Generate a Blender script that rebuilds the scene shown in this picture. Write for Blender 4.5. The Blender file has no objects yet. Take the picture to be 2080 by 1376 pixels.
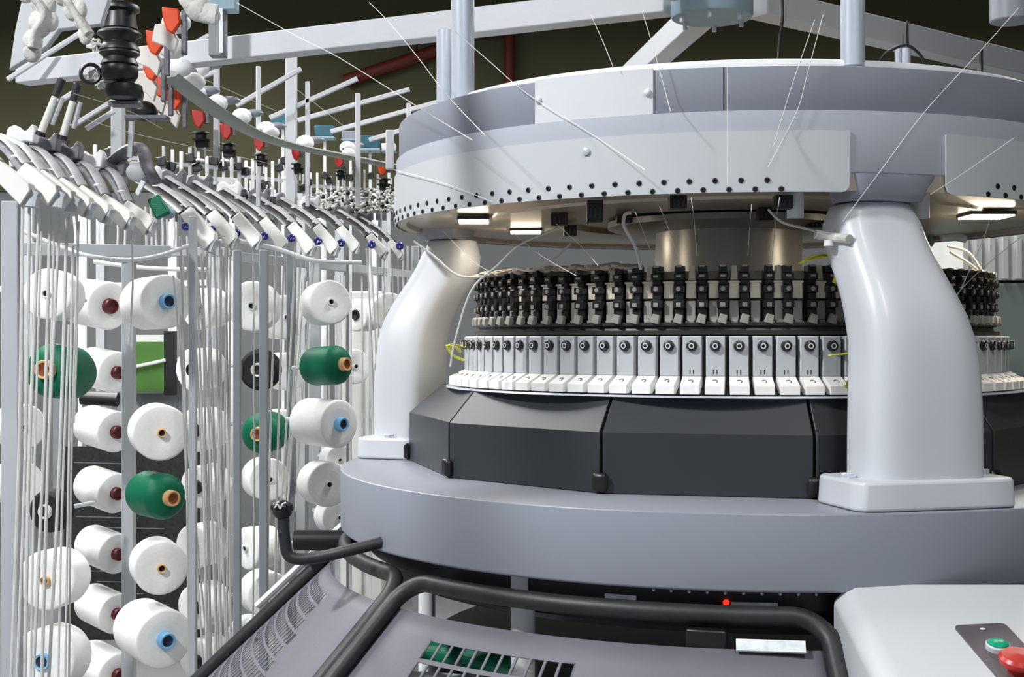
import bpy, bmesh, math, random
from mathutils import Vector, Matrix, Euler
random.seed(7)
PI = math.pi
S = bpy.context.scene
COL = S.collection
CAMZ = 1.45
F = 2700.0            # focal length in pixels of a 2080 wide frame

# ------------------------------------------------------------------ camera
cd = bpy.data.cameras.new('camera'); cam = bpy.data.objects.new('camera', cd); COL.objects.link(cam)
cd.sensor_width = 36; cd.lens = F / 2080 * 36; cd.clip_start = .05; cd.clip_end = 100
cam.location = (0, 0, CAMZ); cam.rotation_euler = (PI / 2, 0, 0)
S.camera = cam
# ------------------------------------------------------------------ view and world
S.view_settings.view_transform = 'Standard'; S.view_settings.look = 'None'
S.view_settings.gamma = 1; S.view_settings.use_curve_mapping = False
S.view_settings.exposure = -0.1
w = bpy.data.worlds.new('world'); S.world = w; w.use_nodes = True
w.node_tree.nodes['Background'].inputs[0].default_value = (.70, .83, 1.0, 1)
w.node_tree.nodes['Background'].inputs[1].default_value = .36
# unseen lamps added to light the hall and machine: (x, y, z, watts, length, width)  each one hangs under a modelled batten further down
LAMPS = [(-2.5, .7, 3.9, 270, .42, .3), (-2.6, 4.6, 3.9, 190, 2.4, .5), (-2.6, 7.4, 3.9, 120, 2.4, .5),
         (.7, -.6, 3.9, 55, 2.4, .4), (.9, 5.0, 3.9, 90, 2.4, .3), (3.2, 7.0, 3.9, 60, 2.4, .3)]

# ------------------------------------------------------------------ helpers
def P(px, py, d):
    "world point seen at photo pixel (px, py) at depth d"
    return Vector(((px - 1040) / F * d, d, CAMZ - (py - 688) / F * d))
def lin(c):
    return tuple(((v / 255) / 12.92 if v / 255 <= .04045 else ((v / 255 + .055) / 1.055) ** 2.4) for v in c)
def mat(name, rgb, rough=.5, metal=0, var=.06, scale=8, bump=0, bscale=60, emit=0, spec=.5, stretch=None, coat=0):
    m = bpy.data.materials.new(name); m.use_nodes = True
    nt = m.node_tree; b = nt.nodes['Principled BSDF']
    c = lin(rgb)
    b.inputs['Roughness'].default_value = rough; b.inputs['Metallic'].default_value = metal
    b.inputs['Specular IOR Level'].default_value = spec
    b.inputs['Coat Weight'].default_value = coat
    tc = nt.nodes.new('ShaderNodeTexCoord'); mp = nt.nodes.new('ShaderNodeMapping')
    nt.links.new(tc.outputs['Object'], mp.inputs['Vector'])
    if stretch: mp.inputs['Scale'].default_value = stretch
    n = nt.nodes.new('ShaderNodeTexNoise'); n.inputs['Scale'].default_value = scale; n.inputs['Detail'].default_value = 4
    nt.links.new(mp.outputs[0], n.inputs['Vector'])
    cr = nt.nodes.new('ShaderNodeValToRGB')
    cr.color_ramp.elements[0].position = .3; cr.color_ramp.elements[1].position = .7
    cr.color_ramp.elements[0].color = tuple(max(0, v * (1 - var)) for v in c) + (1,)
    cr.color_ramp.elements[1].color = tuple(min(1, v * (1 + var)) for v in c) + (1,)
    nt.links.new(n.outputs['Fac'], cr.inputs['Fac']); nt.links.new(cr.outputs[0], b.inputs['Base Color'])
    if bump:
        n2 = nt.nodes.new('ShaderNodeTexNoise'); n2.inputs['Scale'].default_value = bscale
        nt.links.new(mp.outputs[0], n2.inputs['Vector'])
        bp = nt.nodes.new('ShaderNodeBump'); bp.inputs['Strength'].default_value = bump; bp.inputs['Distance'].default_value = .004
        nt.links.new(n2.outputs['Fac'], bp.inputs['Height']); nt.links.new(bp.outputs[0], b.inputs['Normal'])
    if emit:
        b.inputs['Emission Color'].default_value = c + (1,); b.inputs['Emission Strength'].default_value = emit
    return m
def yarnmat(name, rgb, rough=.75):
    m = mat(name, rgb, rough, var=.025, scale=5, spec=.25)
    nt = m.node_tree; b = nt.nodes['Principled BSDF']
    wv = nt.nodes.new('ShaderNodeTexWave'); wv.bands_direction = 'Z'; wv.inputs['Scale'].default_value = 60; wv.inputs['Distortion'].default_value = 2
    bp = nt.nodes.new('ShaderNodeBump'); bp.inputs['Strength'].default_value = .12; bp.inputs['Distance'].default_value = .002
    nt.links.new(nt.nodes['Mapping'].outputs[0], wv.inputs['Vector'])
    nt.links.new(wv.outputs['Fac'], bp.inputs['Height']); nt.links.new(bp.outputs[0], b.inputs['Normal'])
    return m
M = dict(
    lavender=mat('lavender_enamel', (138, 142, 153), .38, var=.02, scale=3),
    lavender_light=mat('pale_lavender_enamel', (180, 184, 194), .4, var=.02, scale=3),
    band=mat('slate_grey_enamel', (142, 146, 157), .42, var=.03, scale=3),
    apron=mat('pale_grey_enamel', (188, 192, 195), .45, var=.02, scale=3),
    white=mat('white_enamel', (232, 233, 235), .4, var=.03, scale=5),
    casting=mat('white_casting_enamel', (204, 207, 213), .4, var=.02, scale=2, coat=.1),
    casing=mat('charcoal_plastic', (47, 50, 54), .4, var=.06, scale=4),
    seam=mat('black_seam', (14, 14, 15), .6),
    camface=mat('cam_box_grey', (186, 189, 193), .4, var=.04, scale=20),
    camfoot=mat('cam_box_foot_white', (244, 242, 238), .5, var=.05, scale=30),
    black=mat('black_plastic', (22, 22, 23), .4, var=.2, scale=20),
    blacksoft=mat('black_rubber', (38, 38, 41), .5, var=.25, scale=30, bump=.15),
    dark=mat('dark_steel', (70, 68, 66), .35, metal=.6, var=.15, scale=20),
    brown=mat('brushed_underside_plate', (176, 164, 148), .3, metal=.25, var=.12, scale=3),
    column=mat('brushed_column_steel', (186, 183, 178), .3, metal=.25, var=.1, scale=6),
    cream=mat('cream_ceramic', (240, 228, 204), .45, var=.08, scale=30),
    greyplate=mat('grey_guide_plate', (150, 147, 140), .4, var=.1, scale=40),
    tan=mat('lint_covered_tan', (170, 158, 142), .8, var=.25, scale=60, bump=.5, bscale=120),
    chrome=mat('polished_chrome', (222, 228, 240), .22, metal=.45, var=.06, scale=30, stretch=(6, 6, .3)),
    beam=mat('beam_white_enamel', (198, 200, 205), .5, var=.03, scale=4, bump=.1),
    beamgrey=mat('post_grey_enamel', (176, 180, 184), .5, var=.05, scale=6),
    postdark=mat('post_mid_grey', (128, 132, 136), .5, var=.08, scale=10),
    hub=mat('blue_grey_hub', (140, 165, 178), .4, var=.06),
    tube=mat('clear_guide_tube', (206, 206, 203), .3, var=.06, scale=20),
    yarnw=yarnmat('white_yarn', (243, 243, 241)),
    yarng=yarnmat('green_yarn', (4, 102, 72), .45),
    yarnk=yarnmat('black_yarn', (32, 33, 35), .7),
    strand=mat('white_thread', (235, 235, 232), .8),
    cbeige=mat('cardboard_core', (214, 168, 116), .7, var=.1),
    cblue=mat('blue_plastic_core', (120, 178, 222), .4),
    cred=mat('maroon_plastic_core', (86, 16, 24), .4),
    cwhite=mat('white_plastic_core', (205, 205, 203), .4),
    plate=mat('off_white_cover', (204, 206, 211), .45, var=.02),
    cbrown=mat('core_inside_brown', (128, 70, 30), .8),
    hole=mat('core_hole_black', (24, 20, 18), .8),
    holeblue=mat('core_hole_navy', (22, 40, 66), .7),
    blue=mat('blue_ceramic_eyelet', (44, 44, 130), .25),
    orange=mat('orange_clip', (214, 70, 18), .4, var=.12),
    red=mat('red_plastic', (180, 34, 26), .35),
    greenb=mat('green_plastic', (20, 160, 118), .3),
    greypl=mat('dark_plate', (88, 82, 88), .45),
    ribbon=mat('yellow_yarn', (205, 205, 70), .6, var=.2, scale=40),
    sheet=mat('lint_grey_sheet', (104, 104, 113), .6, var=.12, scale=5, bump=.1),
    headgrey=mat('mottled_grey_arm', (98, 98, 104), .5, var=.35, scale=40, bump=.3),
    headdark=mat('dark_arm', (40, 38, 41), .4, var=.3, scale=15),
    headwhite=mat('off_white_plastic', (214, 214, 208), .4, var=.03),
    sash=mat('grey_sash_bar', (150, 156, 150), .5, var=.08),
    lint=mat('lint_grey_fuzz', (190, 190, 184), .9, var=.25, scale=30, bump=.6, bscale=90),
    lamp=mat('lamp_diffuser', (255, 246, 228), .5, emit=9),
    patchglow=mat('bright_patch_glow', (255, 240, 214), .5, emit=60),
    armrib=mat('grey_arm_rib', (150, 149, 150), .45, var=.15, scale=30),
    led=mat('red_indicator', (255, 40, 20), .5, emit=2),
    poster=mat('green_panel', (64, 108, 36), .6),
    cabinet=mat('pale_cabinet', (205, 207, 202), .6, var=.05),
    cabgreen=mat('grey_green_cabinet', (118, 130, 122), .6, var=.05),
    net=mat('black_netting', (30, 31, 30), .8, var=.5, scale=60),
    teal=mat('teal_plastic', (50, 96, 110), .4),
    pipe=mat('rust_red_pipe', (104, 36, 22), .6),
    paper=mat('silver_label', (220, 226, 228), .4, var=.15, scale=60),
    lime=mat('lime_tube', (198, 222, 110), .4),
)
WM = {}
def tag(o, label=None, cat=None, group=None, kind=None):
    if label: o['label'] = label
    if cat: o['category'] = cat
    if group: o['group'] = group
    if kind: o['kind'] = kind
    return o
def thing(name, loc, label, cat, group=None, rot=None, scale=1):
    o = bpy.data.objects.new(name, None); COL.objects.link(o); o.empty_display_size = .05
    m = Matrix.Translation(Vector(loc)) @ (rot.to_4x4() if rot else Matrix.Identity(4)) @ Matrix.Scale(scale, 4)
    o.matrix_world = m; WM[o] = m
    return tag(o, label, cat, group)
class MB:
    "collects shapes in world coordinates and links them as one mesh object"
    def __init__(s): s.v = []; s.f = []; s.mi = []; s.cur = 0
    def add(s, vs, fs):
        n = len(s.v); s.v += [Vector(v) for v in vs]
        for f in fs: s.f.append([n + i for i in f]); s.mi.append(s.cur)
        return s
    def m(s, i): s.cur = i; return s
    def box(s, c, size, rot=None, taper=1):
        x, y, z = (k / 2 for k in size); c = Vector(c)
        vs = []
        for dz in (-1, 1):
            t = taper if dz > 0 else 1
            for dx, dy in ((-1, -1), (1, -1), (1, 1), (-1, 1)):
                p = Vector((dx * x * t, dy * y * t, dz * z))
                vs.append(c + (rot @ p if rot else p))
        return s.add(vs, [(3, 2, 1, 0), (4, 5, 6, 7), (0, 1, 5, 4), (1, 2, 6, 5), (2, 3, 7, 6), (3, 0, 4, 7)])
    def bar(s, a, b, wx, wy, up=Vector((0, 0, 1))):
        a = Vector(a); b = Vector(b); d = b - a; L = d.length; z = d.normalized()
        x = up.cross(z)
        if x.length < 1e-4: x = Vector((1, 0, 0))
        x.normalize(); y = z.cross(x)
        return s.box((a + b) / 2, (wx, wy, L), Matrix((x, y, z)).transposed())
    def lathe(s, prof, n=48, c=(0, 0, 0), rot=None, a0=0, a1=2 * PI, squash=1):
        c = Vector(c); full = abs(a1 - a0 - 2 * PI) < 1e-6; k = n if full else n + 1
        vs = []
        for i in range(k):
            a = a0 + (a1 - a0) * i / n
            for r, z in prof:
                p = Vector((r * math.sin(a), -r * math.cos(a) * squash, z)); vs.append(c + (rot @ p if rot else p))
        m = len(prof); fs = []
        for i in range(n):
            j = (i + 1) % k
            for q in range(m - 1): fs.append((i * m + q, j * m + q, j * m + q + 1, i * m + q + 1))
        if not full and (prof[0] == prof[-1]):
            fs.append(tuple(range(m - 1))[::-1]); fs.append(tuple((k - 1) * m + q for q in range(m - 1)))
        return s.add(vs, fs)
    def cyl(s, a, b, r, r2=None, n=16):
        a = Vector(a); b = Vector(b); r2 = r if r2 is None else r2; L = (b - a).length
        return s.lathe([(0, 0), (r, 0), (r2, L), (0, L)], n, a, rotz(b - a))
    def ball(s, c, r, n=14, sq=(1, 1, 1), rot=None):
        prof = [(r * math.sin(PI * i / 8), -r * math.cos(PI * i / 8)) for i in range(9)]
        st = len(s.v); s.lathe(prof, n)
        for i in range(st, len(s.v)):
            v = s.v[i]; v = Vector((v.x * sq[0], v.y * sq[1], v.z * sq[2]))
            s.v[i] = (rot @ v if rot else v) + Vector(c)
        return s
    def tube(s, pts, r, n=10, closed=False, rx=None):
        pts = [Vector(p) for p in pts]; k = len(pts); vs = []; up = None
        for i, p in enumerate(pts):
            if closed: t = pts[(i + 1) % k] - pts[i - 1]
            else: t = pts[min(i + 1, k - 1)] - pts[max(i - 1, 0)]
            t.normalize()
            if up is None:
                up = Vector((0, 0, 1)) if abs(t.z) < .9 else Vector((0, 1, 0))
            x = up.cross(t); x.normalize(); y = t.cross(x); up = y
            for q in range(n):
                a = 2 * PI * q / n; vs.append(p + x * (rx or r) * math.cos(a) + y * r * math.sin(a))
        fs = []
        for i in range(k if closed else k - 1):
            j = (i + 1) % k
            for q in range(n): fs.append((i * n + q, i * n + (q + 1) % n, j * n + (q + 1) % n, j * n + q))
        if not closed: fs += [tuple(range(n))[::-1], tuple((k - 1) * n + q for q in range(n))]
        return s.add(vs, fs)
    def loft(s, rings, cap=True):
        n = len(rings[0]); vs = [p for r in rings for p in r]; fs = []
        for i in range(len(rings) - 1):
            for q in range(n): fs.append((i * n + q, i * n + (q + 1) % n, (i + 1) * n + (q + 1) % n, (i + 1) * n + q))
        if cap: fs += [tuple(range(n))[::-1], tuple((len(rings) - 1) * n + q for q in range(n))]
        return s.add(vs, fs)
    def prism(s, pts, d):
        "extrude a closed outline of world points by vector d"
        pts = [Vector(p) for p in pts]; return s.loft([pts, [p + Vector(d) for p in pts]])
    def build(s, name, mats, parent=None, bevel=0, angle=35, seg=2, solid=0, sub=0):
        me = bpy.data.meshes.new(name)
        inv = WM[parent].inverted() if parent is not None else None
        me.from_pydata([inv @ v for v in s.v] if inv else s.v, [], s.f)
        for mm in (mats if isinstance(mats, (list, tuple)) else [mats]): me.materials.append(mm)
        if isinstance(mats, (list, tuple)):
            for p, i in zip(me.polygons, s.mi): p.material_index = i
        bm = bmesh.new(); bm.from_mesh(me); bmesh.ops.recalc_face_normals(bm, faces=bm.faces); bm.to_mesh(me); bm.free()
        me.shade_smooth(); me.set_sharp_from_angle(angle=math.radians(angle))
        o = bpy.data.objects.new(name, me); COL.objects.link(o)
        if parent is not None: o.parent = parent; WM[o] = WM[parent]
        else: WM[o] = Matrix.Identity(4)
        if solid:
            md = o.modifiers.new('solid', 'SOLIDIFY'); md.thickness = solid; md.offset = 0
        if bevel:
            md = o.modifiers.new('bevel', 'BEVEL'); md.width = bevel; md.segments = seg; md.limit_method = 'ANGLE'; md.angle_limit = math.radians(40)
            md.harden_normals = False
        if sub:
            md = o.modifiers.new('sub', 'SUBSURF'); md.levels = sub; md.render_levels = sub
        return o
def rotz(d):
    "rotation taking +Z to d"
    return Vector(d).normalized().to_track_quat('Z', 'Y').to_matrix()
def smooth_path(pts, n=8, closed=False):
    pts = [Vector(p) for p in pts]; out = []; k = len(pts)
    for i in range(k if closed else k - 1):
        if closed: p0, p1, p2, p3 = pts[i - 1], pts[i], pts[(i + 1) % k], pts[(i + 2) % k]
        else: p0, p1, p2, p3 = pts[max(i - 1, 0)], pts[i], pts[i + 1], pts[min(i + 2, k - 1)]
        for q in range(n):
            t = q / n
            out.append(.5 * ((2 * p1) + (p2 - p0) * t + (2 * p0 - 5 * p1 + 4 * p2 - p3) * t * t + (3 * p1 - p0 - 3 * p2 + p3) * t ** 3))
    if not closed: out.append(pts[-1])
    return out
def copy_part(o, parent, mw=None):
    "copy one part and its sub-parts under parent; mw is an extra local transform"
    c = o.copy(); COL.objects.link(c); c.parent = parent
    if mw is not None: c.matrix_local = mw
    for ch in o.children:
        d = ch.copy(); COL.objects.link(d); d.parent = c
    return c
ORD = ['first', 'second', 'third', 'fourth', 'fifth', 'sixth', 'seventh', 'eighth', 'ninth', 'tenth', 'eleventh', 'twelfth', 'thirteenth', 'fourteenth']
D2R = math.radians

# ------------------------------------------------------------------ the hall
def struct(name, mb, m, **k): return tag(mb.build(name, m, **k), kind='structure')
floor_m = mat('hall_floor', (120, 121, 122), .35, var=.12, scale=2)
wall_m = mat('hall_wall_lower', (122, 125, 126), .8, var=.06, scale=1)
olive_m = mat('hall_wall_olive', (92, 90, 66), .9, var=.12, scale=.8)
ceil_m = mat('hall_ceiling_dark', (54, 52, 42), .9, var=.15, scale=1)
struct('floor', MB().box((0, 4, -.05), (14, 14, .1)), floor_m)
struct('ceiling', MB().box((0, 4, 4.65), (14, 14, .1)), ceil_m)
struct('wall_back', MB().box((0, 10.5, 1.3), (14, .2, 2.6)), wall_m)
struct('trim_1', MB().box((0, 10.5, 3.6), (14, .24, 2.0)), olive_m)
struct('wall_left', MB().box((-6, 4, 2.3), (.2, 13, 4.6)), wall_m)
struct('wall_right', MB().box((6, 4, 2.3), (.2, 13, 4.6)), olive_m)
for i, (x, y, z, wt, ln, wd) in enumerate(LAMPS):
    t = thing('added_ceiling_lamp', (x, y, z), 'added white batten lamp, out of view under the hall ceiling, ' + ORD[i] + ' of six', 'lamp', 'added battens under the hall ceiling')
    MB().box((x, y, z + .05), (wd, ln, .06)).build('housing', M['white'], t, bevel=.01)
    MB().box((x, y, z + .012), (wd * .9, ln * .96, .02)).build('diffuser', M['lamp'], t)
    for dy in (-ln / 3, ln / 3): MB().cyl((x, y + dy, z + .08), (x, y + dy, 4.6), .006, n=8).build('hanging_rod', M['white'], t)
    ld = bpy.data.lights.new('lamp_light', 'AREA'); ld.shape = 'RECTANGLE'; ld.size = wd; ld.size_y = ln; ld.energy = wt; ld.color = (.97, .985, 1)
    lo = bpy.data.objects.new('lamp_light', ld); COL.objects.link(lo); lo.parent = t; lo.location = (0, 0, -.02)
# ------------------------------------------------------------------ the circular knitting machine
AX, AY = .450, 2.7636                       # its axis
def Q(r, th, z):
    "point on the machine: radius, angle in degrees from the camera side towards the right, height relative to the lens"
    a = D2R(th); return Vector((AX + r * math.sin(a), AY - r * math.cos(a), CAMZ + z))
C0 = Vector((AX, AY, CAMZ))
mach = thing('circular_knitting_machine', (AX, AY, 0), 'large pale grey circular knitting machine with a ring of cam boxes, nearest the lens', 'knitting machine')
def ring(name, prof, m, n=180, **k): return MB().lathe(prof, n, C0).build(name, m, mach, **k)
def sector(r0, r1, z0, z1, t0, t1, n=40):
    "a closed annular sector"
    return MB().lathe([(r0, z0), (r1, z0), (r1, z1), (r0, z1), (r0, z0)], n, C0, a0=D2R(t0), a1=D2R(t1))
# table
ring('bed_plate', [(.42, -.377), (.796, -.377), (.799, -.375), (.8, -.372), (.8, -.2625), (.7993, -.2605), (.797, -.2595), (.42, -.2595)], M['lavender'], angle=50)
# charcoal casing of facets
VT = [(3.6, .620), (-29.1, .620), (-63.0, .637), (-96, .672), (-131, .66), (-163, .65), (-195, .65), (-227, .65), (-259, .65), (-291, .64), (-324, .625)]
nV = len(VT)
for i in range(nV):
    t1, r1 = VT[i]; t0, r0 = VT[(i + 1) % nV]
    if i == nV - 1: t0 = 3.6 - 360
    e = .25
    ins = [(.575, -.0965), (1, -.157), (1, -.252)]
    def pr(t, r, k):
        if k == 0: return Q(.575 + (r - .62) * .5, t, -.0965)
        if k == 1: return Q(r, t, -.157)
        return Q(r, t, -.259)
    mb = MB(); a = [pr(t0 + e, r0, k) for k in range(3)]; b = [pr(t1 - e, r1, k) for k in range(3)]
    ai = [Q(.56, t0 + e, -.0965), Q(.56, t0 + e, -.259)]; bi = [Q(.56, t1 - e, -.0965), Q(.56, t1 - e, -.259)]
    mb.loft([[a[0], a[1], a[2], ai[1], ai[0]], [b[0], b[1], b[2], bi[1], bi[0]]])
    mb.build('casing_panel', M['casing'], mach, bevel=.0015, angle=15)
    cp = Q(r1 + .004, t1, -.24)
    MB().box(cp, (.028, .016, .034), Matrix.Rotation(D2R(t1), 3, 'Z')).build('casing_clip', M['black'], mach, bevel=.008, seg=3)
ring('casing_core', [(.5, -.25), (.588, -.25), (.588, -.175), (.545, -.11), (.5, -.11)], M['seam'])
# cam boxes
PITCH = 360 / 88; TH0 = 8.95
ring('cam_ring', [(.40, -.097), (.567, -.097), (.567, -.0932), (.535, -.078), (.535, .0035), (.40, .0035)], M['seam'])
ring('cylinder_rim', [(.40, -.0955), (.585, -.0955), (.587, -.0985), (.40, -.0985)], M['chrome'])
hw = .0159
def camproto():
    mb = MB()
    o = Matrix.Rotation(0, 3, 'Z')
    def q(x, r, z): return Vector((AX + x, AY - r, CAMZ + z))
    prof = [(.515, .0045), (.546, .0045), (.548, .002), (.548, -.0632), (.515, -.0632)]
    mb.loft([[q(-hw, r, z) for r, z in prof], [q(hw, r, z) for r, z in prof]])
    body = mb.build('cam_box', [M['camface'], M['black']], mach, bevel=.0012)
    body.data.polygons.foreach_get
    f = MB(); pf = [(.515, -.0636), (.548, -.0636), (.580, -.0785), (.580, -.0928), (.515, -.0928)]
    f.loft([[q(-hw * 1.0, r, z) for r, z in pf], [q(hw * 1.0, r, z) for r, z in pf]])
    f.m(1); 
    pts = [q(.004 * math.sin(a), .5655 + .0045 * math.cos(a), -.0718 - .0021 * math.cos(a) + .0005) for a in [PI * .1 * k for k in range(2, 15)]]
    f.tube(pts, .0008, 5)
    f.build('cam_foot', [M['camfoot'], M['dark']], body, bevel=.0012)
    k = MB(); kc = q(.0, .548, -.0125)
    rk = rotz((0, -1, 0))
    k.lathe([(0, 0), (.0094, 0), (.0094, .003), (.0082, .0065), (.006, .0078), (0, .0078)], 24, kc, rk)
    k.m(1).lathe([(.0032, .008), (.0046, .008), (.0046, .0084), (.0032, .0084), (.0032, .008)], 16, kc, rk)
    k.build('cam_knob', [M['black'], M['white']], body)
    return body
cb = camproto()
def turn(th):  # rotation about the machine's axis in machine-local coordinates
    return Matrix.Rotation(D2R(th), 4, 'Z')
ks = [k for k in range(-27, 18)]
for k in ks:
    if k == 0: continue
    copy_part(cb, mach, turn(TH0 + k * PITCH))
cb.matrix_local = turn(TH0)
# small engraved double strokes on a few boxes
for k in range(-8, 1):
    if k in (0, -7, -8): continue
    th = TH0 + k * PITCH
    mb = MB()
    for dx in (-.35, .25): mb.box(Q(.5484, th + dx, -.056), (.0013, .0008, .0075), Matrix.Rotation(D2R(th), 3, 'Z'))
    mb.build('engraved_mark', M['black'], mach)
# dial ring above the cam boxes
ring('dial_ring', [(.40, .0065), (.53, .0065), (.53, .013), (.519, .014), (.517, .0215), (.524, .022), (.524, .0275), (.40, .0275)], M['dark'])
ring('guide_support_ring', [(.44, .03), (.490, .03), (.490, .1), (.497, .102), (.497, .116), (.44, .116)], M['tan'])
# yarn guide units
def guideproto(seed):
    rnd = random.Random(seed)
    def q(x, r, z): return Vector((AX + x, AY - r, CAMZ + z))
    b = MB(); W = .0075
    z = .026; b.box(q(0, .505, .073), (.011, .02, .094))
    for (z0, z1, w_, r) in ((.052, .066, 1.25, .526), (.066, .078, .95, .522), (.078, .09, 1.15, .528), (.092, .1, .85, .52), (.1, .111, 1.1, .528), (.112, .124, .95, .522), (.034, .05, 1.0, .519)):
        b.box(q(rnd.uniform(-.0008, .0008), r - .012, (z0 + z1) / 2), (W * 2 * w_, .024, z1 - z0))
    b.m(1)
    b.box(q(0, .5275, .0575), (.0085, .002, .0075)); b.lathe([(0, 0), (.0045, 0), (.004, .002), (0, .002)], 12, q(0, .527, .0845), rotz((0, -1, 0)))
    b.box(q(0, .528, .1065), (.009, .0015, .004)); b.box(q(.0, .522, .1235), (.010, .008, .0035))
    o = b.build('yarn_guide', [M['black'], M['greyplate']], mach, bevel=.0008)
    g = MB(); g.box(q(.0187, .506, .0835), (.0185, .012, .030), taper=.92).box(q(.0187, .508, .0965), (.0205, .014, .004))
    if seed % 2: g.box(q(.0187, .500, .112), (.014, .012, .026), taper=.7)
    g.build('ceramic_guide', M['cream'], o, bevel=.0015)
    l = MB(); l.box(q(.0187, .507, .0475), (.016, .012, .034)); l.box(q(.0, .527, .0335), (.0155, .012, .0155), Matrix.Rotation(.25, 3, 'Y'), taper=.8)
    l.box(q(.019, .513, .029), (.012, .012, .006))
    l.build('lower_plate', M['greyplate'], o, bevel=.0012)
    return o
gps = [guideproto(k) for k in range(4)]
for i, k in enumerate(range(-27, 18)):
    th = TH0 + 1.2 + k * PITCH
    if i < 4: gps[i].matrix_local = turn(th); continue
    copy_part(gps[(k * 7) % 4], mach, turn(th + random.uniform(-.3, .3)))
rnd = random.Random(3); mb = MB()
for k in range(150):
    th = -88 + 62 * rnd.random() ** .8; rr_ = .0045 + .004 * rnd.random()
    mb.ball(Q(.505 + .02 * rnd.random(), th, .1225 + .006 * rnd.random()), rr_, n=8, sq=(1.5, 1.2, .6))
lf = mb.build('lint_fluff', M['tan'], mach, angle=80); lf['kind'] = 'stuff'
# column, underside plate
ring('central_column', [(.0, .03), (.16, .03), (.155, .06), (.15, .218), (.24, .224), (.25, .228), (.25, .24), (0, .24)], M['column'], n=96)
ring('underside_plate', [(0, .246), (.33, .246), (.335, .236), (.52, .236), (.525, .241), (.665, .241), (.668, .232), (.685, .232), (.685, .27), (0, .27)], M['brown'])
def under(px, py, z=.236):
    d = z * F / (688 - py); return Vector(((px - 1040) / F * d, d, CAMZ + z))
for px, py, w_, h_, l_ in ((1208, 408, .027, .036, .03), (1376, 398, .028, .022, .03), (1590, 398, .028, .022, .03), (1553, 424, .026, .022, .03), (1268, 438, .03, .014, .03), (1136, 434, .032, .022, .03), (1158, 458, .026, .022, .03), (1655, 442, .03, .02, .03)):
    c = under(px, py, .235)
    mb = MB().box(c - Vector((0, 0, h_ / 2)), (w_, l_, h_)); mb.m(1)
    for dx in (-.008, 0, .008): mb.box(c - Vector((dx, l_ / 2 + .0006, h_ * .62)), (.0035, .001, h_ * .5))
    mb.build('magnet_block', [M['black'], M['dark']], mach, bevel=.002)
for px, py, w_, l_ in ((962, 446, .062, .075), (1068, 468, .07, .06), (2003, 436, .085, .085), (1548, 449, .022, .02)):  # glowing panels added for bright reflections under the ring; they also light the column
    c = under(px, py, .2335)
    lm = MB().box(c, (w_, l_, .007)).build('bright_patch', M['dark'], mach, bevel=.001)
    MB().box(c - Vector((0, 0, .0045)), (w_ * .92, l_ * .92, .003)).build('patch_glow', M['patchglow'], lm)
# upper yarn ring
ring('ring_body', [(.60, .258), (.684, .258), (.688, .262), (.688, .3575), (.60, .3575)], M['lavender_light'], angle=50)
ring('ring_band', [(.55, .358), (.681, .358), (.6825, .3595), (.6825, .4275), (.681, .4285), (.55, .4285)], M['band'], angle=50)
ring('top_flange', [(.56, .4290), (.622, .4290), (.624, .431), (.624, .449), (.622, .451), (.56, .451)], M['white'], angle=50)
def eyelets(parent, t0, t1, z, off):
    t = t0
    first = None
    while t > t1:
        c = Q(.6915, t, z); d = Q(.7, t, z) - c
        MB().lathe([(0, -.004), (.0034, -.004), (.0046, 0), (.0042, .0022), (.0022, .0026), (.0018, .0005), (0, .0005)], 12, c, rotz(d)).build('eyelet', M['black'], parent)
        t -= 10 / 3
def panel(t0, t1, r, z0, z1, m, name, rc=.014, n=46, thick=.0035):
    "curved sheet with rounded lower corners"
    mb = MB(); vs = []
    for i in range(n + 1):
        s = i / n; t = t0 + (t1 - t0) * s
        arc = min(s, 1 - s) * D2R(abs(t1 - t0)) * r
        lo = z0 + (rc - math.sqrt(max(0, rc * rc - (rc - arc) ** 2)) if arc < rc else 0)
        for rr, zz in ((r, lo), (r, z1), (r - thick, z1), (r - thick, lo)): vs.append(Q(rr, t, zz))
    fs = []
    for i in range(n):
        for q in range(4): fs.append((i * 4 + q, i * 4 + (q + 1) % 4, i * 4 + 4 + (q + 1) % 4, i * 4 + 4 + q))
    fs += [(0, 1, 2, 3), tuple(n * 4 + q for q in (3, 2, 1, 0))]
    return mb.add(vs, fs).build(name, m, mach, angle=30)
p1 = panel(-101, 6.5, .692, .229, .325, M['apron'], 'apron_panel', n=400)
eyelets(p1, -4.3, -97, .2475, 0); eyelets(p1, -2.5, -97, .2335, 0)
p2 = panel(20.4, 128, .692, .229, .325, M['apron'], 'apron_panel', n=300)
eyelets(p2, 46, 26, .2475, 0); eyelets(p2, 44.2, 25, .2335, 0)
panel(140, 247, .692, .229, .325, M['apron'], 'apron_panel', n=200)
sc = Q(.693, -28.4, .303)
MB().lathe([(0, 0), (.0065, 0), (.006, .003), (.003, .004), (0, .004)], 16, sc, rotz(Q(.7, -28.4, .303) - sc)).build('panel_screw', M['chrome'], p1)
cp = panel(-36.9, -19.2, .686, .350, .4305, M['plate'], 'cover_plate', rc=.008, n=80)
tag(cp, 'white rectangular cover plate')
for th, z in ((-36.2, .3965), (-19.9, .392)):
    MB().ball(Q(.688, th, z), .006).build('plate_knob', M['white'], cp)
MB().box(Q(.6835, -9.9, .393), (.0008, .0012, .069), Matrix.Rotation(D2R(-9.9), 3, 'Z')).build('band_joint', M['seam'], mach)
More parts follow.
